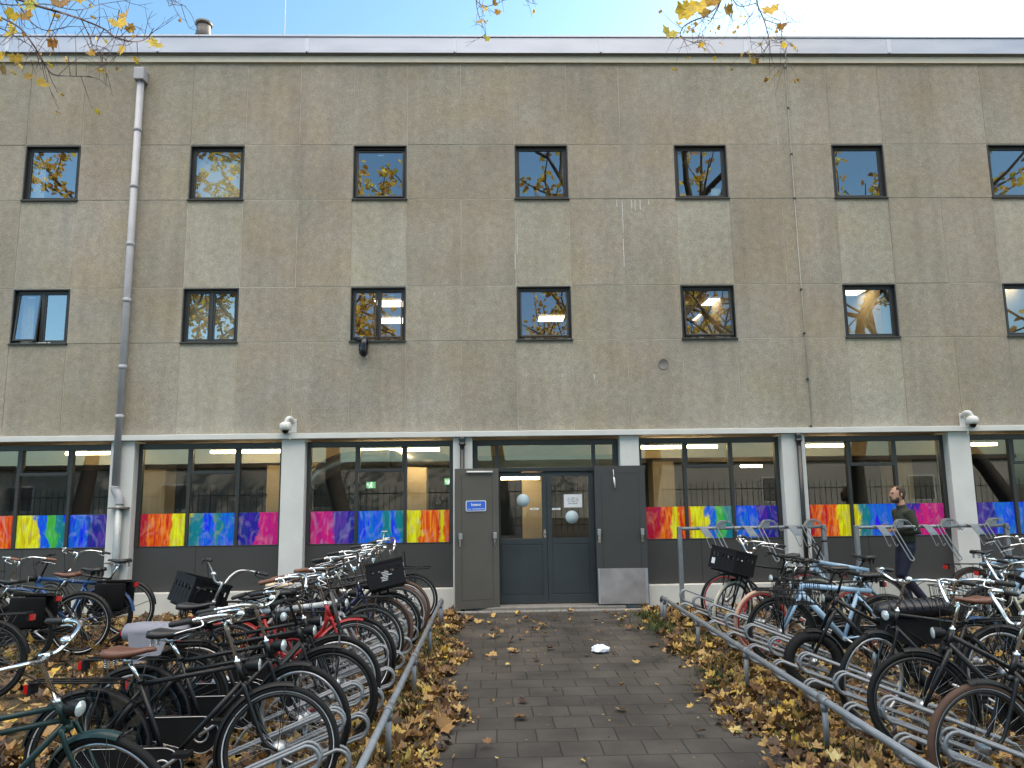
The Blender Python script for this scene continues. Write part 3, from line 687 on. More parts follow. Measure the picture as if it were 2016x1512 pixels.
# stickers and notice on the entrance doors
def disc(px, py, lab):
    c = at_y(px, py, DY+0.01); m = MB(); m.lathe([(0, -0.002), (0.104, -0.002), (0.104, 0.0), (0, 0.0)], 32, 0, Matrix.Rotation(pi/2, 4, 'X'))
    tag(m.build('glass_sticker', mat('frosted_sticker', (0.45, 0.55, 0.60), 0.6, vary=0.06), None, loc=(c.x, DY+0.0095, c.z)), lab, 'sticker', 'round frosted stickers on the door glass')
disc(1030, 985, 'round frosted sticker on the left entrance door'); disc(1126, 1018, 'round frosted sticker below the paper notice')
for (px, lab) in ((1052, 'small white push label left of the door gap'), (1095, 'small white push label right of the door gap')):
    c = at_y(px, 1002, DY+0.01); t = tag(empty('push_label', (c.x, DY+0.009, c.z)), lab, 'label', 'push labels on the door glass')
    m = MB(); m.prism(rrect(0.14, 0.03, 0.014), -0.001, 0.001); m.build('strip', M_SIGNW, t)
    m = MB(); 
    for q in range(4): m.box(-0.04+q*0.02, -0.026+q*0.02, -0.0018, -0.0012, -0.006, 0.006)
    m.build('print', M_FRAME, t)
c = at_y(1128, 986, DY+0.01); t = tag(empty('paper_notice', (c.x, DY+0.007, c.z)), 'white printed paper notice taped to the right entrance door', 'notice')
m = MB(); m.box(-0.148, 0.148, -0.001, 0.001, -0.105, 0.105); m.build('sheet', mat('notice_paper', (0.68, 0.69, 0.73), 0.8, vary=0.04), t)
M_INK = mat('print_ink', (0.03, 0.03, 0.05), 0.7)
rl = random.Random(8); m = MB()
for (ln, words, z) in ((0.16, (2, 5, 2), 0.045), (0.19, (3, 5, 5), 0.015), (0.16, (4, 6, 2), -0.015), (0.15, (11,), -0.045)):
    tot = sum(words)+len(words)-1; x = -ln/2; st = ln/tot
    for wd in words:
        for q in range(wd):
            h = rl.choice((0.010, 0.010, 0.015)); m.box(x, x+st*0.72, -0.0016, -0.0012, z-0.006, z-0.006+h); x += st
        x += st
m.build('print', M_INK, t)

# rubbish bag hanging out of the window
c = at_y(717, 690, WY-0.08)
t = tag(empty('bin_bag', (c.x, WY-0.09, 4.30)), 'black plastic bag hanging out of the open lower window', 'bag')
m = MB(); rb = random.Random(5); rings = []
prof = [(0.015, 0.0, -0.14, 0), (0.022, 0.02, -0.10, 0), (0.03, 0.0, 0.0, 0), (0.035, -0.02, 0.03, 0)]
for (z, rx, ry) in ((0.02, 0.05, 0.03), (-0.03, 0.055, 0.05), (-0.10, 0.068, 0.06), (-0.17, 0.07, 0.065), (-0.22, 0.062, 0.055), (-0.26, 0.04, 0.035), (-0.285, 0.012, 0.01)):
    rings.append([Vector(((rx+rb.uniform(-.012, .012))*cos(2*pi*q/14)+0.012*sin(z*9), (ry+rb.uniform(-.01, .01))*sin(2*pi*q/14), z)) for q in range(14)])
m.loft(rings); m.tube([(0.0, 0, 0.01), (-0.06, 0.05, 0.015), (-0.17, 0.07, 0.03)], [0.05, 0.045, 0.03], 10, flat=0.6)
m.build('bag_body', mat('bin_bag_plastic', (0.008, 0.008, 0.014), 0.25, vary=0.3, scale=25, bump=0.6, bscale=25), t)

# roof vent and aerial
c = at_y(401, 62, WY+1.6)
t = tag(empty('roof_vent', (c.x, c.y, 9.4)), 'grey cylindrical roof vent with flared cap', 'vent')
h = at_y(401, 47, WY+1.6).z-9.4
m = MB(); m.tube([(0, 0, 0), (0, 0, h-0.32)], 0.15, 18); m.build('pipe', M_PANEL, t)
m = MB(); m.lathe([(0.15, h-0.33), (0.165, h-0.30), (0.13, h-0.16), (0.13, h-0.05)], 20); m.build('cowl', mat('vent_zinc', (0.12, 0.11, 0.10), 0.5, 0.5), t)
m = MB(); m.lathe([(0.0, h-0.05), (0.145, h-0.05), (0.165, h-0.02), (0.155, h+0.02), (0, h+0.03)], 20); m.build('cap', mat('vent_zinc', (0.12, 0.11, 0.10), 0.5, 0.5), t)
c = at_y(561, 40, WY+1.0)
t = tag(empty('lightning_rod', (c.x, c.y, 9.4)), 'thin upright lightning rod on the roof left of the middle', 'rod')
m = MB(); m.tube([(0, 0, 0), (0, 0, 2.6)], 0.006, 6); m.build('rod', mat('pale_wire', (0.55, 0.52, 0.47), 0.5), t)
m = MB(); m.box(-0.1, 0.1, -0.1, 0.1, 0, 0.08); m.build('base_block', M_STONE, t)

# ------------------------------------------------------------------ railings, racks, stands
def rail(px, y0, y1, lab):
    t = tag(empty('low_railing', (px, y0, 0)), lab, 'railing', 'low galvanised railings beside the path')
    n = y1-y0; m = MB(); m.tube([(0, 0, 0.37), (0, n-0.08, 0.37), (0, n-0.02, 0.355), (0, n, 0.31)], 0.024, 12); m.build('rail', M_GALV, t)
    y = 0.9
    while y < n:
        m = MB(); m.tube([(0, y, 0), (0, y, 0.36)], 0.021, 10); m.build('post', M_GALV, t)
        m = MB(); m.tube([(0, y-0.06, 0.37), (0, y+0.06, 0.37)], 0.031, 12); m.tube([(0, y, 0.35), (0, y, 0.30)], 0.027, 10); m.build('tee_joint', M_GALV, t)
        y += 1.62
    m = MB(); m.tube([(0, n, 0), (0, n, 0.32)], 0.022, 10); m.build('post', M_GALV, t)
rail(-0.74, 1.2, 10.5, 'low galvanised tube railing along the left edge of the path')
rail(2.28, 1.2, 10.4, 'low galvanised tube railing along the right edge of the path')
def hoop_mesh(hi):
    m = MB(); z1 = 0.47 if hi else 0.34; ln = 0.80 if hi else 0.62; sl = 0.36
    for s in (-0.034, 0.034):
        pts = []
        r = 0.075
        # local: closed end at x=0, tail towards +x and downwards
        top0 = Vector((r, s, z1)); tail = Vector((ln, s, z1-sl*ln*0.95))
        c = Vector((r, s, z1-r))
        pts.append(Vector((ln+0.09, s, 0.04))); pts.append(Vector((ln+0.06, s, tail.z-0.08))); pts.append(tail)
        pts.append(top0)
        for q in range(1, 8):
            a = pi/2+pi*q/8; pts.append(c+Vector((r*cos(a), 0, r*sin(a))))
        pts.append(c+Vector((0.0, 0, -r))); pts.append(Vector((ln*0.72, s, z1-2*r-sl*ln*0.62)))
        pts.append(Vector((ln*0.80, s, z1-2*r-sl*ln*0.62-0.05)))
        m.tube(pts, 0.0115, 8)
    m.tube([(0.0, -0.034, z1-0.075), (0.0, 0.034, z1-0.075)], 0.009, 6)
    m.tube([(ln*0.5, 0, 0.02), (ln*0.5, 0, z1-2*0.075-sl*ln*0.45)], 0.016, 8)
    m.tube([(ln*0.5, -0.034, z1-2*0.075-sl*ln*0.45), (ln*0.5, 0.034, z1-2*0.075-sl*ln*0.45)], 0.01, 6)
    return m.mesh('hoop', M_GALV)
HOOPS = {True: hoop_mesh(True), False: hoop_mesh(False)}
def rack(x, s, y0, n, pitch, lab):
    "s=+1: tails run towards +x"
    t = tag(empty('bicycle_rack', (x, y0, 0)), lab, 'bicycle rack', 'galvanised hoop racks on both sides of the path')
    m = MB(); m.box(min(0.40*s, 0.45*s), max(0.40*s, 0.45*s), -0.2, n*pitch, 0.005, 0.035); m.box(min(0.86*s, 0.91*s), max(0.86*s, 0.91*s), -0.2, n*pitch, 0.005, 0.035); m.build('base_rail', M_GALV, t)
    for k in range(n):
        hi = k % 2 == 0
        o = bpy.data.objects.new('hoop', HOOPS[hi]); COL.objects.link(o); o.parent = t
        o.location = ((0.10 if hi else 0.0)*s, k*pitch, 0); o.rotation_euler = (0, 0, (0 if s > 0 else pi) - s*radians(6))
rack(2.42, 1, 3.7, 21, 0.33, 'galvanised hoop rack holding the bicycles right of the path')
rack(-0.88, -1, 3.7, 21, 0.33, 'galvanised hoop rack holding the bicycles left of the path')
def stand(xa, xb, Y, z, lab):
    t = tag(empty('bicycle_stand', (xa, Y, 0)), lab, 'bicycle stand', 'tall galvanised stands with handlebar hooks by the wall')
    n = xb-xa; m = MB(); m.tube([(0, 0, z), (n, 0, z)], 0.025, 12); m.build('top_bar', M_GALV, t)
    for x in (0.0, n):
        m = MB(); m.box(x-0.03, x+0.03, -0.03, 0.03, 0, z+0.03); m.build('post', M_GALV, t, bevel=0.006)
    for k in range(6):
        x = 0.30+k*(n-0.5)/5; back = k % 2 == 1
        m = MB(); d = -1
        if back:
            pl = [(0.0, z+0.01), (0.09*0.4, z+0.085), (0.10, z+0.10), (0.15, z+0.10), (0.17, z+0.09)]
            vs = []
            for (u, zz) in [(-0.10, z-0.0), (-0.06, z+0.07), (-0.02, z+0.11), (0.06, z+0.115), (0.10, z+0.10)]: vs += [(x+u, -0.045, zz), (x+u, 0.045, zz)]
            for (u, zz) in [(-0.10, z-0.02), (-0.05, z+0.045), (-0.01, z+0.088), (0.055, z+0.092), (0.095, z+0.075)]: vs += [(x+u, -0.045, zz), (x+u, 0.045, zz)]
            fs = []
            for q in range(4): fs += [(2*q, 2*q+1, 2*q+3, 2*q+2), (10+2*q, 12+2*q, 13+2*q, 11+2*q), (2*q, 2*q+2, 12+2*q, 10+2*q), (2*q+1, 11+2*q, 13+2*q, 2*q+3)]
            m.add(vs, fs)
            m.prism([(x-0.10, z-0.01), (x+0.03, z-0.01), (x+0.055, z+0.085), (x-0.005, z+0.083), (x-0.05, z+0.042)], -0.034, -0.028)
            for y in (-0.035, 0.035): m.tube(spline([(x+0.10, y, z+0.10), (x+0.16, y, z+0.04), (x+0.20, y, z-0.04), (x+0.225, y, z-0.05), (x+0.235, y, z-0.02)], 3), 0.007, 6)
        else:
            vs = []
            for (u, v, zz) in [(-0.06, -0.02, z+0.03), (-0.02, -0.06, z+0.01), (0.04, -0.085, z-0.09), (0.055, -0.09, z-0.12)]: vs += [(x+u, v, zz), (x+u+0.12, v, zz)]
            for (u, v, zz) in [(-0.06, -0.02, z+0.022), (-0.02, -0.052, z+0.003), (0.04, -0.077, z-0.092), (0.055, -0.082, z-0.12)]: vs += [(x+u, v, zz), (x+u+0.12, v, zz)]
            fs = []
            for q in range(3): fs += [(2*q, 2*q+2, 2*q+3, 2*q+1), (8+2*q, 9+2*q, 11+2*q, 10+2*q), (2*q, 8+2*q, 10+2*q, 2*q+2), (2*q+1, 2*q+3, 11+2*q, 9+2*q)]
            m.add(vs, fs)
            for u in (0.06, 0.165): m.tube(spline([(x+u, -0.088, z-0.115), (x+u+0.03, -0.10, z-0.20), (x+u+0.05, -0.11, z-0.265), (x+u+0.065, -0.12, z-0.27), (x+u+0.07, -0.13, z-0.24)], 3), 0.007, 6)
            pts = [(x+0.22, -0.02, z+0.02)]
            for u in (0, 0.06):
                pass
            m.tube(spline([(x+0.20, -0.02, z+0.03), (x+0.24, -0.06, z-0.10), (x+0.36, -0.16, z-0.42), (x+0.385, -0.18, z-0.47), (x+0.41, -0.18, z-0.475), (x+0.43, -0.18, z-0.45), (x+0.40, -0.155, z-0.38), (x+0.28, -0.06, z-0.06), (x+0.25, -0.02, z+0.035)], 4), 0.009, 7)
        m.build('handlebar_hook', M_GALV, t)
stand(2.72, 4.87, 11.0, 1.25, 'tall galvanised bicycle stand left of the walking man')
stand(5.36, 7.62, 11.0, 1.23, 'tall galvanised bicycle stand in front of the walking man')

# ------------------------------------------------------------------ bicycles
M_TYRE = {'black': mat('tyre_rubber', (0.008, 0.008, 0.0085), 0.75, vary=0.25, scale=9, spec=0.3), 'brown': mat('brown_tyre', (0.085, 0.045, 0.030), 0.8, vary=0.2, scale=9),
          'cream': mat('cream_tyre', (0.47, 0.45, 0.36), 0.8, vary=0.15), 'pink': mat('faded_tan_tyre', (0.48, 0.31, 0.23), 0.8, vary=0.15)}
M_REFL = mat('reflective_tyre_stripe', (0.62, 0.64, 0.66), 0.5, vary=0.05)
M_SPOKE = mat('spoke_steel', (0.55, 0.55, 0.56), 0.3, 0.9, vary=0.1)
FRC = {'black': (0.007, 0.007, 0.0085), 'matte': (0.011, 0.0115, 0.0135), 'green': (0.012, 0.035, 0.035), 'blue': (0.016, 0.06, 0.17),
       'sky': (0.31, 0.46, 0.62), 'red': (0.30, 0.014, 0.014), 'white': (0.55, 0.56, 0.57), 'navy': (0.014, 0.018, 0.07), 'olive': (0.033, 0.036, 0.03), 'cream': (0.5, 0.48, 0.38), 'grey': (0.06, 0.06, 0.063)}
def frame_mat(c): return mat('frame_'+c, FRC[c], 0.38, vary=0.2, scale=10, coat=0.1, spec=0.35)
SADC = {'black': (0.015, 0.015, 0.017), 'brown': (0.13, 0.05, 0.03), 'cream': (0.55, 0.42, 0.30), 'darkbrown': (0.035, 0.02, 0.017)}
def sad_mat(c): return mat('saddle_'+c, SADC[c], 0.42, vary=0.25, scale=18, bump=0.1, bscale=200)
GRC = {'black': (0.016, 0.016, 0.017), 'brown': (0.17, 0.075, 0.045)}
M_RED = mat('red_lens', (0.5, 0.01, 0.01), 0.2, vary=0.05)
M_LENS = mat('lamp_lens', (0.7, 0.75, 0.78), 0.08, 0.4, vary=0.03)
M_GUARD = glass('clear_skirt_guard', (0.55, 0.6, 0.65), 0.10, 1.6, 0.05)
M_RIMS = {'steel': mat('rim_steel', (0.5, 0.5, 0.52), 0.3, 0.85, vary=0.15), 'black': mat('rim_black', (0.016, 0.016, 0.017), 0.4), 'red': mat('rim_red', (0.42, 0.03, 0.03), 0.4)}
HC = 0.355                                         # hub height
A0 = Vector((-0.056, 0, HC-0.0225)); AX = Vector((-cos(radians(68)), 0, sin(radians(68))))
def axp(d): return A0+AX*d
BBK = Vector((-0.64, 0, 0.285)); RH = Vector((-1.10, 0, HC))
CACHE = {}
def cached(key, name, mats, make):
    k = (key,)+tuple(m.name for m in (mats if isinstance(mats, (list, tuple)) else [mats]))
    if k not in CACHE:
        mb = MB(); make(mb); CACHE[k] = mb.mesh(name, mats)
    return CACHE[k]
def circle(c, r, n=48): return [Vector((c[0]+r*cos(2*pi*i/n), c[1], c[2]+r*sin(2*pi*i/n))) for i in range(n)]
def mk_wheel(R, fat):
    def f(m):
        rr = R-0.052-(0.03 if fat else 0)
        n = 56; sec = [(-0.013, rr+0.010), (-0.014, rr-0.004), (-0.006, rr-0.012), (0.006, rr-0.012), (0.014, rr-0.004), (0.013, rr+0.010)]
        vs = []; fs = []
        for i in range(n):
            a = 2*pi*i/n
            for (y, r) in sec: vs.append((r*cos(a), y*(2.2 if fat else 1), r*sin(a)))
        k = len(sec)
        for i in range(n):
            for j in range(k): fs.append((i*k+j, i*k+(j+1) % k, ((i+1) % n)*k+(j+1) % k, ((i+1) % n)*k+j))
        m.add(vs, fs, 0, True)
        ns = 32
        for i in range(ns):
            a = 2*pi*i/ns; s = 1 if i % 2 else -1; b = a+(0.55 if (i//2) % 2 else -0.55)
            m.tube([(0.03*cos(b), 0.028*s, 0.03*sin(b)), ((rr-0.01)*cos(a), 0.004*s, (rr-0.01)*sin(a))], 0.0011, 3, 1, caps=False)
    return f
def mk_hub(big):
    def f(m):
        r = 0.043 if big else 0.02
        m.lathe([(0.006, -0.06), (0.008, -0.045), (0.03, -0.042), (0.034, -0.034), (r, -0.026), (r, 0.026), (0.034, 0.034), (0.03, 0.042), (0.008, 0.045), (0.006, 0.06)], 14, 0, Matrix.Rotation(pi/2, 4, 'X'))
    return f
def mk_tyre(R, r, stripe):
    def f(m):
        n = 64; k = 10; vs = []; fs = []
        for i in range(n):
            a = 2*pi*i/n
            for j in range(k):
                b = 2*pi*j/k; q = R-r+r*cos(b)
                vs.append((q*cos(a), r*1.02*sin(b), q*sin(a)))
        for i in range(n):
            for j in range(k): fs.append((i*k+j, i*k+(j+1) % k, ((i+1) % n)*k+(j+1) % k, ((i+1) % n)*k+j))
        m.add(vs, fs, 0, True)
        if stripe:
            for s in (-1, 1):
                vs = []; fs = []; q0, q1 = R-r*1.75, R-r*1.45
                for i in range(n):
                    a = 2*pi*i/n; vs += [(q0*cos(a), s*(r*0.80), q0*sin(a)), (q1*cos(a), s*(r*1.0), q1*sin(a))]
                for i in range(n): fs.append((2*i, 2*i+1, 2*((i+1) % n)+1, 2*((i+1) % n)))
                m.add(vs, fs, 1, True)
    return f
def mk_guard(R, a0, a1, wd):
    def f(m):
        n = 26; vs = []; fs = []; sec = [(-wd, -0.016), (-wd*0.7, 0.0), (0, 0.006), (wd*0.7, 0.0), (wd, -0.016)]
        for i in range(n+1):
            a = radians(a0+(a1-a0)*i/n)
            for (y, h) in sec: vs.append(((R+0.014+h)*cos(a), y, (R+0.014+h)*sin(a)))
        k = len(sec)
        for i in range(n):
            for j in range(k-1): fs.append((i*k+j, (i+1)*k+j, (i+1)*k+j+1, i*k+j+1))
        m.add(vs, fs, 0, True)
        for a in (a0+8 if a0 > 60 else a1-12, (a0*0.45+a1*0.55)):
            a = radians(a)
            for s in (-1, 1): m.tube([((R+0.012)*cos(a), s*wd, (R+0.008)*sin(a)), (0, s*0.055, 0)], 0.0022, 4)
    return f
def mk_fork(straight):
    def f(m):
        m.tube([axp(0.40), axp(0.435)], 0.024, 10)
        for s in (-1, 1):
            if straight: pts = [axp(0.42)+Vector((0, s*0.03, 0)), axp(0.405)+Vector((0, s*0.05, 0)), Vector((0, s*0.054, HC))]
            else: pts = spline([axp(0.42)+Vector((0, s*0.03, 0)), axp(0.40)+Vector((0, s*0.048, 0)), axp(0.18)+Vector((0, s*0.052, 0)), axp(0.07)+Vector((0.012, s*0.054, 0)), Vector((0, s*0.055, HC))], 4)
            k = len(pts); m.tube(pts, [0.0145-0.006*i/(k-1) for i in range(k)] if not straight else [0.02, 0.019, 0.014], 8)
    return f
def mk_frame(style):
    def f(m):
        hb, ht = axp(0.445), axp(0.545); T = m.tube
        st = Vector((-0.825, 0, 0.745))
        if style == 'step': st = Vector((-0.79, 0, 0.67))
        big = style == 'modern'
        T([hb-AX*0.01, ht+AX*0.01], 0.026 if big else 0.019, 12)
        T([BBK, st], 0.02 if big else 0.0155, 10)
        T([BBK+Vector((0, -0.035, 0)), BBK+Vector((0, 0.035, 0))], 0.024, 12)
        for s in (-1, 1):
            T([BBK+Vector((-0.02, s*0.02, 0)), BBK+Vector((-0.12, s*0.045, 0.02)), RH+Vector((0, s*0.06, 0))], 0.0095, 8)
            T([st+Vector((0.005, s*0.012, -0.04)), st+Vector((-0.06, s*0.045, -0.13)), RH+Vector((0, s*0.06, 0))], 0.008 if not big else 0.011, 8)
        if style == 'loop':
            T(spline([hb+AX*0.08, hb+Vector((-0.05, 0, -0.10)), (-0.40, 0, 0.52), (-0.53, 0, 0.41), (-0.70, 0, 0.44)], 6), 0.0155, 10)
            T(spline([hb+AX*0.01, (-0.34, 0, 0.50), (-0.47, 0, 0.36), BBK], 6), 0.0155, 10)
        elif style == 'step':
            T([ht-AX*0.03, Vector((-0.735, 0, 0.53))], 0.017, 10); T([hb+AX*0.015, BBK], 0.021, 10)
        elif style == 'modern':
            T([ht-AX*0.02, Vector((-0.96, 0, 0.755))], 0.026, 12); T([hb+AX*0.015, BBK], 0.031, 12)
            T([st+Vector((0, 0, -0.03)), st+Vector((0, 0, 0.03))], 0.024, 12)
        else:
            T([ht-AX*0.015, st+Vector((0, 0, -0.01))], 0.0145, 10); T([hb+AX*0.0, BBK], 0.0165, 10)
            if style == 'double': T([ht-AX*0.085, st+(BBK-st)*0.16], 0.0145, 10)
        m.tube([st, st+(st-BBK).normalized()*0.015], 0.021, 10)
    return f
def bars_pts(kind):
    if kind == 'swept':
        c = axp(0.80)+Vector((0.05, 0, 0.01))
        h = [c, c+Vector((0.015, 0.06, 0.0)), c+Vector((0.025, 0.13, 0.03)), c+Vector((0.0, 0.22, 0.05)), c+Vector((-0.07, 0.275, 0.045)), c+Vector((-0.16, 0.295, 0.03)), c+Vector((-0.27, 0.31, 0.012))]
    elif kind == 'high':
        c = axp(0.74)+Vector((0.03, 0, 0.0))
        h = [c, c+Vector((0.02, 0.05, 0.01)), c+Vector((0.03, 0.10, 0.09)), c+Vector((0.02, 0.17, 0.155)), c+Vector((-0.05, 0.25, 0.165)), c+Vector((-0.16, 0.285, 0.15)), c+Vector((-0.27, 0.30, 0.13))]
    else:
        c = axp(0.76)+Vector((0.06, 0, 0.02))
        h = [c, c+Vector((0.0, 0.10, 0.005)), c+Vector((-0.01, 0.18, 0.015)), c+Vector((-0.03, 0.25, 0.015)), c+Vector((-0.055, 0.33, 0.01))]
    return c, h
def mk_bars(kind):
    c, h = bars_pts(kind)
    def f(m):
        R = spline(h, 5); Lp = [Vector((p.x, -p.y, p.z)) for p in R]
        m.tube(Lp[::-1]+R[1:], 0.0112, 10)
        top = axp(0.80 if kind == 'swept' else 0.74)
        m.tube([axp(0.54), top-AX*0.02, top+(c-top)*0.3+Vector((0, 0, 0.004)), c], [0.0115, 0.0115, 0.013, 0.013], 10)
        m.tube([axp(0.545), axp(0.57)], 0.019, 12); m.tube([c+Vector((0, -0.022, 0)), c+Vector((0, 0.022, 0))], 0.0175, 10)
    return f
def mk_grip(kind, s):
    c, h = bars_pts(kind); R = spline(h, 5); a = R[-6 if kind != 'flat' else -7]; b = R[-1]; d = (b-a).normalized()
    def f(m):
        p = [Vector((q.x, q.y*s, q.z)) for q in (a, a+d*0.01, b, b+d*0.012)]
        m.tube(p, [0.014, 0.0175, 0.0165, 0.011], 10)
    return f
def mk_lever(kind, s):
    c, h = bars_pts(kind); R = spline(h, 5); a = R[-8]; b = R[-2]
    def f(m):
        fw = Vector((0.02, 0, -0.02)) if kind != 'flat' else Vector((0.05, 0, -0.02))
        fw2 = Vector((0.0, 0.05, -0.045)) if kind != 'flat' else Vector((0.06, -0.01, -0.03))
        p = [a, a+fw+fw2*0.35, a+(b-a)*0.4+fw2, a+(b-a)*0.85+fw2*1.15]
        m.tube(spline([Vector((q.x, q.y*s, q.z)) for q in p], 4), [0.008]*4+[0.0062]*9, 6, flat=0.7)
        p = [Vector((q.x, q.y*s, q.z)) for q in (a+Vector((0, 0, 0.0)), a+(a-R[-9])*1.2)]
        m.tube(p, 0.0165, 10)
    return f
def mk_cables(kind):
    c, h = bars_pts(kind); R = spline(h, 5)
    def f(m):
        for s in (-1, 1):
            a = R[-9]; p = [a, a+Vector((0.10, -a.y*0.35, -0.02)), axp(0.60)+Vector((0.075, 0.03, 0.0)), axp(0.48)+Vector((0.03, 0.02, 0))]
            m.tube(spline([Vector((q.x, q.y*s, q.z)) for q in p], 6), 0.0026, 5)
    return f
def mk_bell(kind):
    c, h = bars_pts(kind); R = spline(h, 5); a = R[8]
    def f(m): m.lathe([(0.026, 0.0), (0.027, 0.008), (0.02, 0.022), (0.006, 0.028), (0, 0.028)], 12, 0, Matrix.Translation((a.x, a.y, a.z+0.012)))
    return f
def mk_saddle(m):
    st = Vector((0, 0, 0)); rings = []
    for (x, wd, top, dp) in ((-0.135, 0.03, 0.012, 0.02), (-0.125, 0.082, 0.022, 0.045), (-0.09, 0.10, 0.024, 0.06), (-0.04, 0.088, 0.014, 0.055), (0.01, 0.055, 0.006, 0.045), (0.06, 0.034, 0.006, 0.038), (0.11, 0.026, 0.010, 0.032), (0.14, 0.020, 0.008, 0.026), (0.15, 0.008, 0.0, 0.016)):
        r = []
        for (u, v) in ((-1, -0.75), (-0.98, -0.25), (-0.75, 0.12), (-0.35, 0.1), (0, 0.0), (0.35, 0.1), (0.75, 0.12), (0.98, -0.25), (1, -0.75), (0.5, -0.5), (-0.5, -0.5)):
            r.append(Vector((x, u*wd, top+v*dp)))
        rings.append(r)
    m.loft(rings)
def mk_seatpost(st, top):
    def f(m):
        m.tube([st, top+Vector((0, 0, -0.05))], 0.0125, 10); m.tube([top+Vector((-0.02, 0, -0.05)), top+Vector((0.02, 0, -0.05))], 0.02, 8)
        for s in (-1, 1):
            m.tube([top+Vector((-0.10, s*0.03, -0.03)), top+Vector((-0.03, s*0.02, -0.055)), top+Vector((0.05, s*0.02, -0.05)), top+Vector((0.12, s*0.006, -0.02))], 0.0035, 5)
            n = 40; m.tube([top+Vector((-0.10+0.014*cos(i*0.9), s*0.055+0.014*sin(i*0.9), -0.085+0.06*i/n)) for i in range(n)], 0.003, 4)
    return f
def mk_case(m):
    y0, y1 = -0.075, -0.035; out = []; r1, r2 = 0.112, 0.052
    for q in range(17): a = -pi/2+pi*q/16; out.append((BBK.x+r1*cos(a), BBK.z+r1*sin(a)))
    for q in range(9): a = pi/2+pi*q/8; out.append((RH.x+0.02+r2*cos(a), RH.z+r2*sin(a)-0.005))
    m.prism(out, y0, y1, 0)
    inn = [(BBK.x+(x-BBK.x)*0.86-0.01, z*0.9+BBK.z*0.1+0.003) for x, z in out]
    pts = [Vector((x, y0-0.001, z)) for x, z in out]
    m.tube(pts, 0.0035, 5, 1, closed=True)
    m.lathe([(0.052, 0.0), (0.052, 0.003), (0.04, 0.003), (0.04, 0.0)], 20, 1, Matrix.Translation((BBK.x, y0-0.001, BBK.z)) @ Matrix.Rotation(pi/2, 4, 'X'))
def mk_chain(m):
    m.lathe([(0.012, 0), (0.088, 0), (0.088, 0.004), (0.012, 0.004)], 24, 1, Matrix.Translation((BBK.x, -0.042, BBK.z)) @ Matrix.Rotation(pi/2, 4, 'X'))
    m.lathe([(0.01, 0), (0.036, 0), (0.036, 0.004), (0.01, 0.004)], 18, 1, Matrix.Translation((RH.x, -0.042, RH.z)) @ Matrix.Rotation(pi/2, 4, 'X'))
    m.tube([(BBK.x, -0.044, BBK.z+0.088), (RH.x, -0.044, RH.z+0.036)], 0.004, 5, 0); m.tube([(BBK.x, -0.044, BBK.z-0.088), (RH.x, -0.044, RH.z-0.036)], 0.004, 5, 0)
def mk_crank(ang):
    def f(m):
        for s in (-1, 1):
            a = ang if s < 0 else ang+pi
            e = BBK+Vector((0.17*cos(a), s*0.105, 0.17*sin(a)))
            m.tube([BBK+Vector((0, s*0.08, 0)), e], [0.013, 0.009], 8, 1)
            m.box(e.x-0.045, e.x+0.045, min(e.y, e.y+s*0.09), max(e.y, e.y+s*0.09), e.z-0.012, e.z+0.012, 0)
        m.tube([BBK+Vector((0, -0.09, 0)), BBK+Vector((0, 0.09, 0))], 0.012, 8, 1)
    return f
def mk_rack(m):
    z = HC+0.405
    for s in (-1, 1):
        m.tube([(-0.90, s*0.03, z-0.01), (-0.96, s*0.065, z), (-1.42, s*0.065, z+0.01), (-1.45, s*0.04, z+0.01)], 0.006, 6)
        m.tube([(-1.02, s*0.065, z), RH+Vector((0.0, s*0.07, 0.01))], 0.005, 6); m.tube([(-1.30, s*0.065, z), RH+Vector((-0.01, s*0.07, 0.01))], 0.005, 6)
    m.tube([(-0.96, 0.0, z), (-1.42, 0.0, z+0.01)], 0.005, 6)
    for x in (-0.97, -1.14, -1.30, -1.43): m.tube([(x, -0.065, z), (x, 0.065, z)], 0.005, 6)
def mk_taillight(m):
    z = HC+0.37; m.box(-1.475, -1.445, -0.035, 0.035, z-0.02, z+0.03, 0); m.box(-1.45, -1.43, -0.04, 0.04, z-0.025, z+0.035, 1)
def mk_headlight(m):
    p = axp(0.50)+Vector((0.075, 0, 0.03))
    M = Matrix.Translation(p) @ Matrix.Rotation(pi/2, 4, 'Y')
    m.lathe([(0.004, -0.06), (0.022, -0.05), (0.036, -0.02), (0.041, 0.02), (0.039, 0.032)], 16, 0, M); m.lathe([(0.039, 0.030), (0.03, 0.038), (0.0, 0.040)], 16, 1, M)
    m.tube([p+Vector((-0.02, 0, -0.03)), axp(0.47)+Vector((0.02, 0, 0))], 0.006, 6, 0)
def mk_lock(m):
    c = RH+Vector((0.22, 0, 0.30)); M = Matrix.Translation((-0.885, 0, 0.57)) @ Matrix.Rotation(radians(30), 4, 'Y')
    pts = [M @ Vector((0.0, 0.075*cos(a), 0.085*sin(a))) for a in [radians(-50+280*i/16) for i in range(17)]]
    m.tube(pts, 0.015, 8); m.box(-0.02, 0.025, -0.05, 0.05, 0.05, 0.095, 0, M)
def mk_skirt(m):
    for s in (-1, 1):
        out = [(RH.x+0.37*cos(radians(a)), RH.z+0.37*sin(radians(a))) for a in range(5, 100, 8)]+[(RH.x+0.02, RH.z+0.10), (RH.x+0.10, RH.z+0.02)]
        m.prism(out, s*0.052-0.001, s*0.052+0.001)
def mk_stand(m):
    m.tube([BBK+Vector((-0.08, 0.04, -0.01)), BBK+Vector((-0.36, 0.10, -0.03))], 0.009, 8)
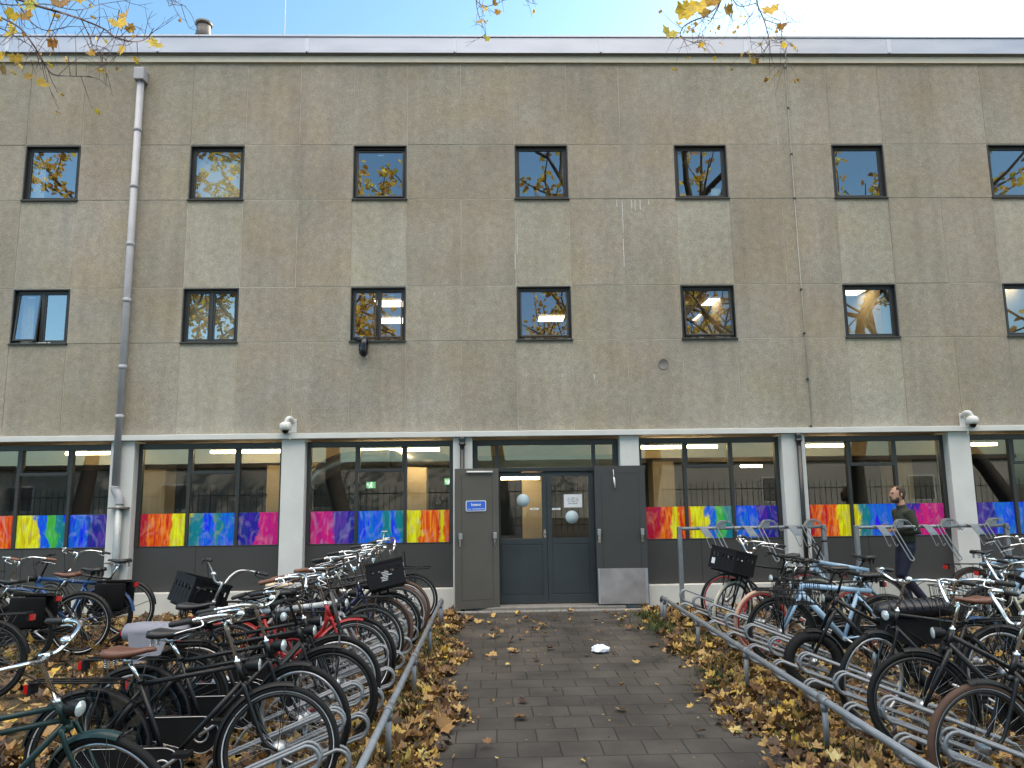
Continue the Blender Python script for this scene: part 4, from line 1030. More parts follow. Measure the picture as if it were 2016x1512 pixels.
def mk_frontrack(m):
    z = HC+0.43
    for s in (-1, 1):
        m.tube([(0.24, s*0.16, z), (-0.12, s*0.16, z)], 0.008, 6); m.tube([(0.06, s*0.10, z), (0.0, s*0.075, HC)], 0.007, 6); m.tube([(-0.04, s*0.10, z), (-0.0, s*0.075, HC)], 0.007, 6)
    for x in (0.24, 0.12, 0.0, -0.12): m.tube([(x, -0.16, z), (x, 0.16, z)], 0.007, 6)
    m.tube(spline([(-0.12, -0.13, z), (-0.14, -0.12, z+0.20), (-0.14, 0.12, z+0.20), (-0.12, 0.13, z)], 4), 0.008, 6)
def mk_rearframe(m):
    z = HC+0.40
    for y in (-0.09, 0.0, 0.09): m.tube([(0.02, y, z-0.02), (-0.06, y, z+0.30)], 0.008, 6)
    for q in (0, 0.33, 0.66, 1): m.tube([(0.02-0.08*q, -0.09, z-0.02+0.32*q), (0.02-0.08*q, 0.09, z-0.02+0.32*q)], 0.009, 6)
    for s in (-1, 1): m.tube([(0.02, s*0.08, z-0.02), (0.0, s*0.07, HC)], 0.006, 6)
def mk_crate(m):
    x0, x1, y0, y1, z0, z1 = -0.13, 0.27, -0.19, 0.19, HC+0.445, HC+0.72
    m.box(x0, x1, y0, y1, z0, z0+0.012)
    for (a, b, c, d) in ((x0, x0+0.012, y0, y1), (x1-0.012, x1, y0, y1), (x0+0.012, x1-0.012, y0, y0+0.012), (x0+0.012, x1-0.012, y1-0.012, y1)):
        m.box(a, b, c, d, z0+0.012, z0+0.07); m.box(a, b, c, d, z1-0.075, z1)
        ln = max(b-a, d-c); n = 5
        for k in range(n+1):
            w_ = 0.03
            if b-a > d-c: q = a+(ln-w_)*k/n; m.box(q, q+w_, c+0.001, d-0.001, z0+0.07, z1-0.075)
            else: q = c+(ln-w_)*k/n; m.box(a+0.001, b-0.001, q, q+w_, z0+0.07, z1-0.075)
        m.box(a+0.003, b-0.003, c+0.003, d-0.003, z0+0.07, z1-0.12)
    m.box(x0-0.006, x1+0.006, y0-0.006, y0, z1-0.02, z1+0.002); m.box(x0-0.006, x1+0.006, y1, y1+0.006, z1-0.02, z1+0.002)
    m.box(x0-0.006, x0, y0, y1, z1-0.02, z1+0.002); m.box(x1, x1+0.006, y0, y1, z1-0.02, z1+0.002)
def mk_crateprint(m):
    rl = random.Random(4)
    for k in range(6):
        a = 0.02+rl.uniform(-0.01, 0.02); b = a+rl.uniform(0.06, 0.11); z = HC+0.51+k*0.017; m.box(a, b, -0.193, -0.1905, z, z+0.007)
def mk_basket(m):
    z0, z1 = HC+0.43, HC+0.62; x0, x1, w_ = -0.06, 0.28, 0.17
    for (q, e) in ((z0, 0.02), ((z0+z1)/2, 0.01), (z1, 0.0)):
        m.tube([(x0+e, -w_+e, q), (x1-e, -w_+e, q), (x1-e, w_-e, q), (x0+e, w_-e, q)], 0.0045, 5, closed=True)
    for k in range(9):
        x = x0+0.02+(x1-x0-0.04)*k/8
        m.tube([(x, -w_, z1), (x, -w_+0.02, z0), (x, w_-0.02, z0), (x, w_, z1)], 0.0028, 4)
    for k in range(7):
        y = -w_+0.02+(2*w_-0.04)*k/6
        m.tube([(x0, y, z1), (x0+0.02, y, z0), (x1-0.02, y, z0), (x1, y, z1)], 0.0028, 4)
def mk_pannier(m):
    z = HC+0.40
    for s in (-1, 1):
        rings = []
        for (q, k) in ((z, 0.9), (z-0.02, 1), (z-0.30, 1), (z-0.33, 0.9)):
            rings.append([Vector((-1.20+a*k, s*(0.12+b*k), q)) for (a, b) in ((-0.17, -0.045), (-0.185, 0), (-0.17, 0.045), (0, 0.06), (0.17, 0.045), (0.185, 0), (0.17, -0.045), (0, -0.05))])
        m.loft(rings, 0)
    m.box(-1.36, -1.02, -0.10, 0.10, z+0.012, z+0.03)
def mk_greycover(m):
    z = HC+0.50; rings = []
    for (x, r) in ((-1.50, 0.02), (-1.49, 0.06), (-1.38, 0.072), (-1.2, 0.066), (-1.02, 0.05), (-1.01, 0.02)):
        rings.append([Vector((x, r*1.7*cos(a), z+r*sin(a))) for a in [2*pi*i/12 for i in range(12)]])
    m.loft(rings)
    m.add([(-1.44, -0.11, z), (-1.15, -0.10, z), (-1.2, -0.12, z-0.15), (-1.40, -0.12, z-0.22), (-1.44, -0.12, z), (-1.15, -0.11, z), (-1.2, -0.13, z-0.15), (-1.40, -0.13, z-0.22)], [(0, 1, 2, 3), (7, 6, 5, 4), (0, 4, 5, 1), (1, 5, 6, 2), (2, 6, 7, 3), (3, 7, 4, 0)])
def mk_bench(m):
    rings = []
    for (x, r, z) in ((-1.36, 0.04, 0.73), (-1.33, 0.085, 0.735), (-1.1, 0.10, 0.73), (-0.8, 0.10, 0.72), (-0.70, 0.095, 0.72), (-0.62, 0.075, 0.715), (-0.59, 0.03, 0.71)):
        rings.append([Vector((x, 1.15*r*cos(a), z+0.85*r*sin(a))) for a in [2*pi*i/14 for i in range(14)]])
    m.loft(rings)
    for k in range(9):
        x = -1.26+k*0.07; m.tube([(x, 0.118*cos(a), 0.73+0.088*sin(a)) for a in [pi*i/10 for i in range(11)]], 0.005, 5)
def mk_battery(m):
    m.box(-1.30, -0.62, -0.05, 0.05, 0.42, 0.64)
def mk_emblem(m):
    for (x, r) in ((-0.82, 0.035), (-0.90, 0.035)):
        m.tube([(x+r*cos(a), -0.053, 0.57+r*sin(a)) for a in [2*pi*i/16 for i in range(16)]], 0.004, 5, closed=True)
        m.tube([(x+r*0.5*cos(a), -0.053, 0.57+r*0.5*sin(a)) for a in [2*pi*i/12 for i in range(12)]], 0.003, 5, closed=True)
def mk_mirror(m):
    c, h = bars_pts('swept'); a = spline(h, 5)[14]; m.tube([a, a+Vector((0.02, 0.06, 0.05)), a+Vector((0.12, 0.10, 0.13)), a+Vector((0.14, 0.11, 0.24))], 0.007, 6); m.box(a.x+0.11, a.x+0.17, a.y+0.08, a.y+0.13, a.z+0.235, a.z+0.245)
M_RACK = M_BLACK
def bicycle(label, x, y, head, frame='diamond', col='black', tyre='black', stripe=False, saddle='black', bars='swept', barm='chrome', grip='black',
            steer=0.0, lean=0.0, rear=True, front=None, case=True, skirt=False, fork=None, forkcol=None, guards=True, guardcol=None, light=True,
            rim='steel', pannier=False, cover=False, mirror=False, fat=False, seat=0.0, lock=True, bighub=False, phase=0.6, group=None, pitch=0.0):
    "origin on the ground under the front hub; head 0 faces +x"
    root = tag(empty('bicycle', (x, y, 0)), label, 'bicycle', group)
    root.rotation_euler = Euler((radians(lean), radians(-pitch), radians(head)), 'XYZ')
    fm = frame_mat(col); ff = frame_mat(forkcol or col); gm = frame_mat(guardcol) if guardcol else (M_BLACK if col not in ('blue', 'green') else fm)
    bm_ = {'chrome': M_CHROME, 'black': M_BLACK, 'steel': M_STEEL}[barm]
    S = Matrix.Translation(A0) @ Matrix.Rotation(radians(steer*1.7+rs_.uniform(-7, 7)), 4, AX) @ Matrix.Translation(-A0)
    def put(name, key, mats, make, M=None, parent=root):
        o = bpy.data.objects.new(name, cached(key, name, mats, make)); COL.objects.link(o); o.parent = parent
        if M is not None: o.matrix_local = M
        return o
    RW = 0.27 if fat else HC-0.002; TR = 0.05 if fat else 0.0215
    for nm, c, big, Mx in (('front', Vector((0, 0, HC)), bighub, S), ('rear', RH, True, Matrix.Identity(4))):
        if fat: c = Vector((c.x, 0, RW+0.004))
        wm = Mx @ Matrix.Translation(c) @ Matrix.Rotation(rb_.uniform(0, 6), 4, 'Y')
        wo = put('wheel', ('wheel', fat), [M_RIMS[rim], M_SPOKE], mk_wheel(RW, fat), wm)
        put('tyre', ('tyre', fat, stripe), [M_TYRE[tyre], M_REFL], mk_tyre(RW, TR, stripe), None, wo)
        put('hub', ('hub', big), [M_STEEL], mk_hub(big), None, wo)
    put('frame', ('frame', frame), fm, mk_frame(frame))
    put('fork', ('fork', fork or 'bent', fat), ff, mk_fork(fork == 'straight'), S)
    if guards:
        put('mudguard', ('fguard', fat), gm, mk_guard(RW, 78, 195, 0.029 if not fat else 0.05), S @ Matrix.Translation((0, 0, RW+0.002)))
        put('mudguard', ('rguard', fat), gm, mk_guard(RW, -5, 172, 0.029 if not fat else 0.05), Matrix.Translation((RH.x, 0, RW+0.002)))
    ho = put('handlebar', ('bars', bars), bm_, mk_bars(bars), S)
    gmm = mat('grip_'+grip, GRC[grip], 0.6, vary=0.2, scale=30)
    for s in (-1, 1):
        put('grip', ('grip', bars, s), gmm, mk_grip(bars, s), None, ho)
        put('brake_lever', ('lever', bars, s), M_CHROME if barm == 'chrome' else M_BLACK, mk_lever(bars, s), None, ho)
    put('cable', ('cable', bars), M_BLACK, mk_cables(bars), None, ho)
    if bars != 'flat': put('bell', ('bell', bars), M_CHROME, mk_bell(bars), None, ho)
    st = Vector((-0.825, 0, 0.745)) if frame != 'step' else Vector((-0.79, 0, 0.67))
    if fat:
        put('bench_saddle', 'bench', mat('quilted_vinyl', (0.014, 0.015, 0.02), 0.35, vary=0.2, bump=0.3, bscale=60), mk_bench)
        bo = put('battery_case', 'battery', M_BLACK, mk_battery); put('emblem', 'emblem', M_REFL, mk_emblem, None, bo)
    else:
        top = st+(st-BBK).normalized()*(0.16+seat+(0.10 if frame == 'step' else 0))+Vector((-0.02, 0, 0.03))
        put('saddle', 'saddle', sad_mat(saddle), mk_saddle, Matrix.Translation(top) @ Matrix.Rotation(radians(-4), 4, 'Y') @ Matrix.Scale(1.05, 4))
        put('seatpost', ('post', frame == 'step', round(seat, 2)), M_CHROME if barm == 'chrome' else M_BLACK, mk_seatpost(st, top))
    if case: put('chain_case', 'case', [M_BLACK, M_STEEL], mk_case)
    else: put('chain', 'chain', [M_BLACK, M_STEEL], mk_chain)
    put('pedals', ('crank', round(phase, 1)), [M_BLACK, M_STEEL], mk_crank(phase))
    if rear: put('luggage_rack', 'rack', M_RACK, mk_rack)
    if rear and not fat: put('rear_light', 'tail', [M_RED, M_BLACK], mk_taillight)
    if light: put('headlight', 'headlight', [M_BLACK, M_LENS], mk_headlight, S)
    if lock and not fat: put('ring_lock', 'lock', M_BLACK, mk_lock)
    if skirt: put('skirt_guard', 'skirt', M_GUARD, mk_skirt)
    put('kickstand', 'kick', M_BLACK, mk_stand)
    SC = S
    if front == 'crate':                          # loaded carriers tip back a little
        pv = Vector((0.0, 0, HC+0.43)); SC = S @ Matrix.Translation(pv) @ Matrix.Rotation(radians(-13), 4, 'Y') @ Matrix.Translation(-pv)
    if front in ('rack', 'crate'): put('front_carrier', 'frack', M_BLACK, mk_frontrack, SC)
    if front == 'crate':
        co = put('crate', 'crate', mat('crate_plastic', (0.005, 0.005, 0.007), 0.65, vary=0.2, spec=0.25), mk_crate, SC)
        put('crate_print', 'cprint', M_REFL, mk_crateprint, None, co)
        put('crate_label', 'clabel', M_REFL, lambda m: m.box(0.2705, 0.273, -0.15, -0.10, HC+0.50, HC+0.57), None, co)
    if front == 'basket': put('wire_basket', 'basket', M_BLACK, mk_basket, S)
    if front == 'frame': put('front_carrier', 'rearframe', frame_mat('grey'), mk_rearframe, S)
    if mirror: put('mirror_stem', 'mirror', M_WHITE, mk_mirror, None, ho)
    if pannier: put('pannier_bag', 'pannier', mat('pannier_cloth', (0.005, 0.005, 0.006), 0.9, vary=0.2, bump=0.2, spec=0.15), mk_pannier)
    if cover: put('rain_cover', 'cover', mat('grey_cover_cloth', (0.22, 0.22, 0.26), 0.7, vary=0.06), mk_greycover)
    return root
rb_ = random.Random(11); rs_ = random.Random(4)
GL, GR, GB, GC = 'bicycles parked in the rack left of the path', 'bicycles parked in the rack right of the path', 'bicycles parked by the wall at the left', 'bicycles parked by the wall at the right'
b = bicycle
# left of the path, front wheels towards the path, nearest first
b('matte black bicycle with grey straight fork cut off by the lower left corner', -2.16, 3.25, 8, 'modern', 'matte', bars='flat', barm='black', steer=12, case=False, fork='straight', forkcol='grey', lean=4, group=GL)
b('dark green bicycle with chrome stem and green mudguards in the lower left', -1.93, 4.03, 10, 'double', 'green', bars='swept', steer=-10, lean=7, case=False, rear=False, group=GL)
b('nearest black bicycle at the left rack with brown saddle and silver edged chain case', -1.29, 4.63, 2, 'diamond', 'black', stripe=True, saddle='brown', skirt=True, steer=4, lean=-3, group=GL, bighub=True, rim='black')
b('black roadster with black saddle second in the left rack, chrome handlebar', -1.30, 5.23, 3, 'double', 'black', skirt=True, steer=-8, lean=-4, group=GL, stripe=False)
b('black roadster with brown grips and a tall grey front carrier frame', -1.27, 6.15, 6, 'double', 'black', saddle='brown', grip='brown', front='frame', steer=5, lean=-3, group=GL, bars='high', forkcol='black')
b('black bicycle with red rims and red fork, pushed deep into the left rack', -1.62, 6.45, 4, 'diamond', 'black', rim='red', bars='flat', barm='black', steer=-22, case=False, group=GL, rear=True, forkcol='red', lean=-5)
b('bicycle with a red front mudguard and red curved frame tube', -1.28, 6.86, -2, 'loop', 'red', stripe=True, guardcol='red', bars='swept', steer=10, lean=-5, group=GL, grip='brown', rim='black')
b('white framed bicycle with a flat handlebar in the left rack', -1.25, 7.15, 4, 'modern', 'white', bars='flat', barm='chrome', steer=-14, case=False, lean=-3, group=GL, fork='straight', saddle='cream')
b('black curved frame bicycle with pale cream saddle in the left rack', -1.28, 7.75, 2, 'loop', 'black', stripe=True, saddle='cream', bars='high', steer=3, lean=-3, group=GL, front='rack', rim='black')
b('dark navy bicycle with brown tyres and black front crate in the left rack', -1.25, 8.30, -3, 'step', 'navy', tyre='brown', front='crate', bars='high', steer=8, lean=-5, saddle='darkbrown', group=GL, pitch=0, rim='black')
b('black bicycle with a bent white mirror rod, just behind the crate bicycle', -1.20, 8.75, 3, 'diamond', 'matte', mirror=True, bars='swept', steer=-6, lean=-3, group=GL, stripe=True, rim='black')
b('black bicycle with brown tyres and white tyre stripe near the left outer door', -1.20, 9.35, 0, 'loop', 'black', tyre='brown', stripe=True, bars='high', steer=7, lean=-4, group=GL, saddle='darkbrown', rim='black')
b('grey bicycle with wide brown tyres second from the wall in the left rack', -1.18, 9.80, 2, 'double', 'grey', tyre='brown', bars='swept', steer=-4, lean=-3, group=GL)
b('black bicycle with empty front carrier nearest the wall in the left rack', -1.16, 10.65, -2, 'step', 'black', stripe=True, front='rack', bars='high', steer=4, group=GL, rim='black')
b('bicycle with steel grey handlebar and big black crate facing away left of the rack', -2.92, 7.15, 172, 'step', 'grey', front='crate', bars='high', steer=-18, lean=6, group=GL, saddle='black', barm='steel', rim='black')
b('bicycle with a pale grey rain cover over its luggage rack', -1.22, 5.75, 5, 'diamond', 'matte', saddle='black', cover=True, steer=-10, lean=-4, group=GL, bars='flat', barm='black', rim='black')
# left, by the wall, facing left
b('black bicycle with upright saddle nearest the wall by the grey downpipe', -5.98, 10.25, 178, 'diamond', 'black', seat=0.06, bars='swept', steer=-12, lean=3, rear=False, group=GB, stripe=True, rim='black')
b('blue bicycle with black pannier bag by the wall at the left', -6.0, 9.65, 180, 'modern', 'blue', pannier=True, bars='flat', barm='black', steer=10, lean=3, case=False, group=GB, rim='black')
b('olive double tube roadster with brown saddle and big striped rear wheel at the left', -6.0, 9.05, 183, 'double', 'olive', saddle='brown', grip='brown', stripe=True, front='basket', bars='swept', steer=-8, lean=2, rear=False, group=GB, rim='black')
b('black bicycle with pannier bag and red rear light at the left edge', -6.28, 8.45, 180, 'loop', 'black', pannier=True, bars='high', front='crate', steer=6, lean=4, group=GB, rim='black')
b('black bicycle with black rims and no bag, cut off by the left edge', -5.78, 7.05, 186, 'diamond', 'black', bars='swept', steer=5, lean=2, group=GB, rim='black')
# right of the path, nearest first
b('nearest black bicycle at the right rack with brown tyres and chrome drum hub', 2.80, 4.41, 180, 'step', 'black', tyre='brown', stripe=True, bighub=True, bars='high', steer=3, lean=3, group=GR, light=False, rim='black')
b('matte black step-through bicycle with wide chrome handlebar second in the right rack', 2.91, 5.21, 176, 'step', 'matte', bars='high', steer=-6, lean=4, group=GR, saddle='brown', fork='straight', rim='black')
b('black bicycle with brown leather saddle and silver rims in the right rack', 2.95, 5.98, 183, 'diamond', 'black', saddle='brown', bars='swept', steer=8, lean=2, group=GR, rim='steel')
b('fat tyred black electric bicycle with long quilted bench saddle', 2.88, 6.90, 178, 'step', 'matte', fat=True, front='basket', bars='flat', barm='black', steer=-4, lean=2, group=GR, rear=False, case=False, rim='black', fork='straight')
b('light blue bicycle with black front carrier in the right rack', 2.96, 7.85, 177, 'modern', 'sky', bars='flat', barm='black', steer=2, lean=3, front='rack', group=GR, case=True, fork='straight', rear=False, guards=True, rim='black')
b('black bicycle with faded pinkish tan tyres in the right rack', 2.97, 8.45, 182, 'double', 'black', tyre='pink', bars='flat', barm='black', steer=7, lean=3, group=GR, rim='red')
b('black curved frame bicycle with cream tyres and tilted black front crate', 2.93, 9.40, 180, 'loop', 'black', tyre='cream', front='crate', bars='high', steer=19, lean=5, group=GR, rim='black')
b('black bicycle with red rims nearest the wall in the right rack', 3.08, 10.10, 181, 'diamond', 'black', rim='red', stripe=True, bars='swept', steer=4, lean=2, group=GR)
b('black bicycle with blue mudguard and wire front carrier behind the nearest right bicycles', 4.10, 6.42, 178, 'loop', 'black', guardcol='blue', front='basket', bars='high', steer=5, lean=3, group=GR, rim='black')
# right, by the wall
b('light blue bicycle with black saddle left of the walking man', 4.22, 10.44, 130, 'modern', 'sky', bars='flat', barm='black', steer=8, lean=2, group=GC, rear=False, fork='straight', case=True, rim='black')
b('light blue bicycle with brown tyres and black rear rack by the right white pier', 7.62, 10.2, 2, 'modern', 'sky', tyre='brown', bars='swept', steer=10, lean=-3, group=GC, fork='straight', case=True, rim='black')
b('light blue bicycle with chrome handlebar cut off by the right edge', 7.55, 9.3, -4, 'modern', 'sky', bars='high', steer=-8, lean=-3, group=GC, fork='straight', rim='black')
b('cream coloured bicycle with red rear light at the right edge', 6.5, 8.3, 4, 'step', 'cream', bars='high', steer=6, lean=-2, group=GC, rim='black')

# ------------------------------------------------------------------ walking man
def remeshed(mb, name, m_, parent, voxel, smooth=4):
    o = mb.build(name, m_); r = o.modifiers.new('r', 'REMESH'); r.mode = 'VOXEL'; r.voxel_size = voxel; r.use_smooth_shade = True
    s = o.modifiers.new('s', 'SMOOTH'); s.iterations = smooth; s.factor = 0.5
    dg = bpy.context.evaluated_depsgraph_get(); me = bpy.data.meshes.new_from_object(o.evaluated_get(dg))
    bpy.data.objects.remove(o)
    me.materials.clear(); me.materials.append(m_)
    me.polygons.foreach_set('use_smooth', [True]*len(me.polygons))
    q = bpy.data.objects.new(name, me); COL.objects.link(q); q.parent = parent; return q
def ell(m, c, rx, ry, rz, n=14):
    rings = []
    for i in range(1, n):
        a = pi*i/n; rings.append([Vector((c[0]+rx*sin(a)*cos(b_), c[1]+ry*sin(a)*sin(b_), c[2]-rz*cos(a))) for b_ in [2*pi*j/n for j in range(n)]])
    m.loft(rings)
HEAD = [  # z, back, front, half width
    (1.575, -0.03, 0.085, 0.030), (1.59, -0.05, 0.112, 0.046), (1.61, -0.062, 0.118, 0.056), (1.635, -0.072, 0.116, 0.063), (1.66, -0.082, 0.114, 0.068),
    (1.69, -0.092, 0.112, 0.072), (1.72, -0.098, 0.112, 0.075), (1.75, -0.100, 0.108, 0.076), (1.78, -0.094, 0.096, 0.072), (1.805, -0.076, 0.074, 0.060), (1.825, -0.045, 0.042, 0.038), (1.833, -0.01, 0.01, 0.01)]
HX = 0.045
def head_pt(i, a, off=0.0):
    z, bk, fr, wd = HEAD[i]; c = cos(a)
    r = fr if c > 0 else -bk
    return Vector((HX+(r+off)*c, (wd+off)*sin(a), z+(off if i > 8 else 0)))
pp = Vector((6.22, 10.9+0.35, 0))
man = tag(empty('person', pp, pi), 'bearded man in dark green pullover and navy trousers walking left behind the stand', 'person')
M_SKIN = mat('skin', (0.47, 0.25, 0.18), 0.55, vary=0.12, scale=14)
M_JUMP = mat('dark_green_wool', (0.028, 0.033, 0.022), 0.95, vary=0.2, scale=30, bump=0.4, bscale=160)
M_JEAN = mat('navy_denim', (0.010, 0.013, 0.034), 0.9, vary=0.25, scale=20, bump=0.3, bscale=220)
M_HAIR = mat('brown_hair', (0.045, 0.026, 0.016), 0.7, vary=0.3, scale=60, bump=0.4, bscale=150)
HIP = {1: (Vector((0, 0.085, 0.93)), Vector((0.14, 0.10, 0.53)), Vector((-0.15, 0.10, 0.16))), -1: (Vector((0, -0.085, 0.93)), Vector((0.07, -0.09, 0.50)), Vector((-0.05, -0.09, 0.09)))}
ARM = {1: (Vector((0.0, 0.185, 1.43)), Vector((-0.07, 0.235, 1.15)), Vector((0.185, 0.12, 1.165))), -1: (Vector((0.0, -0.185, 1.43)), Vector((-0.05, -0.235, 1.16)), Vector((0.20, -0.11, 1.20)))}
m = MB()
m.loft([[head_pt(i, 2*pi*j/20) for j in range(20)] for i in range(len(HEAD))])
m.tube([(0.115+HX, 0, 1.735), (0.126+HX, 0, 1.705), (0.134+HX, 0, 1.686), (0.115+HX, 0, 1.678)], [0.009, 0.010, 0.012, 0.009], 8)
m.tube([(0.108+HX, -0.035, 1.742), (0.117+HX, 0, 1.744), (0.108+HX, 0.035, 1.742)], 0.009, 6)
m.tube([(0.112+HX, -0.02, 1.647), (0.120+HX, 0, 1.649), (0.112+HX, 0.02, 1.647)], 0.007, 6)
for s in (-1, 1): ell(m, (HX-0.005, s*0.078, 1.70), 0.018, 0.010, 0.032, 8)
m.tube([(-0.01, 0, 1.42), (0.005, 0, 1.50), (0.035, 0, 1.61)], [0.075, 0.062, 0.058], 14)
ell(m, (0.0, 0, 1.30), 0.10, 0.155, 0.22); ell(m, (0, 0, 1.02), 0.105, 0.15, 0.17)
m.tube([(0, 0, 0.98), (0, 0, 1.35)], 0.11, 14, flat=1.2)
for s in (-1, 1):
    h, k, a = HIP[s]; m.tube([h, h+(k-h)*0.5, k, k+(a-k)*0.35, a], [0.082, 0.07, 0.052, 0.052, 0.036], 12)
    fd = Vector((0.14, 0, -0.12)) if s > 0 else Vector((0.17, 0, -0.04)); m.tube([a, a+Vector((0, 0, -0.045)), a+fd], [0.04, 0.036, 0.026], 10)
    sh, el, wr = ARM[s]; m.tube([Vector((0, s*0.10, 1.42)), sh, sh+(el-sh)*0.5, el, el+(wr-el)*0.4, wr], [0.05, 0.055, 0.045, 0.038, 0.036, 0.026], 10)
    d = Vector((0.95, -0.28*s, 0.12)).normalized(); sd = Vector((0.25*s, 0.9*s, 0.3)).normalized(); up = Vector((0.0, 0.0, 1.0))
    pm = wr+d*0.05; m.tube([wr, pm, wr+d*0.085], [0.026, 0.034, 0.032], 10, flat=0.7)
    for q, (o_, ln) in enumerate(((0.027, 0.070), (0.010, 0.080), (-0.008, 0.075), (-0.025, 0.060))):
        p0 = wr+d*0.085+up*o_; p1 = p0+d*ln*0.45; p2 = p1+d*ln*0.2-sd*ln*0.32; p3 = p2-d*ln*0.15-sd*ln*0.30
        m.tube([p0-d*0.02, p0, p1, p2, p3], [0.0095, 0.0095, 0.009, 0.0085, 0.007], 8)
    t0 = wr+d*0.03+up*0.022; m.tube([t0, t0+d*0.03+up*0.030-sd*0.010, t0+d*0.062+up*0.030-sd*0.025], [0.012, 0.0105, 0.008], 8)
body = remeshed(m, 'body', M_SKIN, man, 0.0055, 3)
m = MB()
for s in (-1, 1):
    ell(m, (HX+0.098, s*0.033, 1.722), 0.012, 0.013, 0.008, 8)
m.build('eyes', mat('eye_dark', (0.05, 0.04, 0.035), 0.2), man)
m = MB(); nn = 28
def patch(i0, i1, test, off):
    idx = {}
    for i in range(i0, i1+1):
        for j in range(nn):
            a = 2*pi*j/nn-pi
            idx[i, j] = len(m.v); m.v.append(tuple(head_pt(i, a, off*(1 if i < 11 else 0.7))))
    for i in range(i0, i1):
        for j in range(nn):
            a = abs(2*pi*(j+0.5)/nn-pi); z = (HEAD[i][0]+HEAD[i+1][0])/2
            if test(a, z): m.f.append([idx[i, j], idx[i, (j+1) % nn], idx[i+1, (j+1) % nn], idx[i+1, j]]); m.m.append(0); m.s.append(True)
patch(3, 11, lambda a, z: (a > 1.75 and z > 1.64) or (a > 1.35 and z > 1.70) or (a > 0.95 and z > 1.775) or z > 1.815, 0.008)
ho = m.build('hair', M_HAIR, man); sdm = ho.modifiers.new('s', 'SOLIDIFY'); sdm.thickness = 0.006
m = MB(); patch(0, 4, lambda a, z: (a < 1.35 and z < 1.645) or (1.0 < a < 1.45), 0.007)
m.tube([(0.112+HX, -0.03, 1.652), (0.123+HX, 0, 1.664), (0.112+HX, 0.03, 1.652)], 0.007, 6)
bo = m.build('beard', M_HAIR, man); sdm = bo.modifiers.new('s', 'SOLIDIFY'); sdm.thickness = 0.008
m = MB()
ell(m, (0.0, 0, 1.31), 0.125, 0.185, 0.20); m.tube([(-0.005, 0, 1.40), (-0.01, 0, 1.25), (0.0, 0, 1.0)], [0.125, 0.14, 0.135], 16, flat=1.28)
m.tube([(-0.005, 0, 0.985), (-0.005, 0, 1.04)], 0.125, 16, flat=1.28)
m.tube([(-0.005, 0, 1.45), (0.012, 0, 1.51), (0.022, 0, 1.55)], [0.085, 0.074, 0.071], 14)
for s in (-1, 1):
    sh, el, wr = ARM[s]; m.tube([Vector((0, s*0.08, 1.40)), sh, sh+(el-sh)*0.5, el, el+(wr-el)*0.45, wr-(wr-el)*0.02], [0.08, 0.074, 0.064, 0.058, 0.053, 0.042], 12)
remeshed(m, 'pullover', M_JUMP, man, 0.010, 3)
m = MB()
ell(m, (-0.01, 0, 0.94), 0.125, 0.165, 0.12); m.tube([(-0.005, 0, 0.90), (0, 0, 1.02)], 0.115, 14, flat=1.3)
for s in (-1, 1):
    h, k, a = HIP[s]; m.tube([h, h+(k-h)*0.5, k, k+(a-k)*0.4, a], [0.10, 0.090, 0.073, 0.067, 0.062], 14)
remeshed(m, 'trousers', M_JEAN, man, 0.010, 3)
for s in (-1, 1):
    h, k, a = HIP[s]; fd = Vector((0.15, 0, -0.14)) if s > 0 else Vector((0.185, 0, -0.055))
    m = MB(); m.tube([a+Vector((-0.03, 0, 0.02)), a+Vector((-0.02, 0, -0.05)), a+fd*0.6+Vector((0, 0, -0.012)), a+fd], [0.045, 0.048, 0.045, 0.03], 12)
    remeshed(m, 'shoe', mat('dark_shoe', (0.015, 0.013, 0.012), 0.5), man, 0.009, 2)

# ------------------------------------------------------------------ litter on the path
c = at_z(1182, 1284, 0.02)
rl = random.Random(2); m = MB(); rings = []
for (r, z) in ((0.001, 0.004), (0.06, 0.006), (0.10, 0.02), (0.095, 0.05), (0.06, 0.075), (0.001, 0.08)):
    rings.append([Vector(((r+rl.uniform(-.016, .016)*min(1, r*40))*cos(2*pi*q/16), (r*1.1+rl.uniform(-.016, .016)*min(1, r*40))*sin(2*pi*q/16), z+rl.uniform(-.006, .010)*min(1, r*40))) for q in range(16)])
m.loft(rings, smooth=False)
tag(m.build('crumpled_paper', mat('white_tissue', (0.72, 0.78, 0.88), 0.85, vary=0.05, scale=20, bump=0.4, bscale=60), None, loc=(c.x, c.y, 0.018)), 'crumpled white tissue lying on the paved path', 'litter')

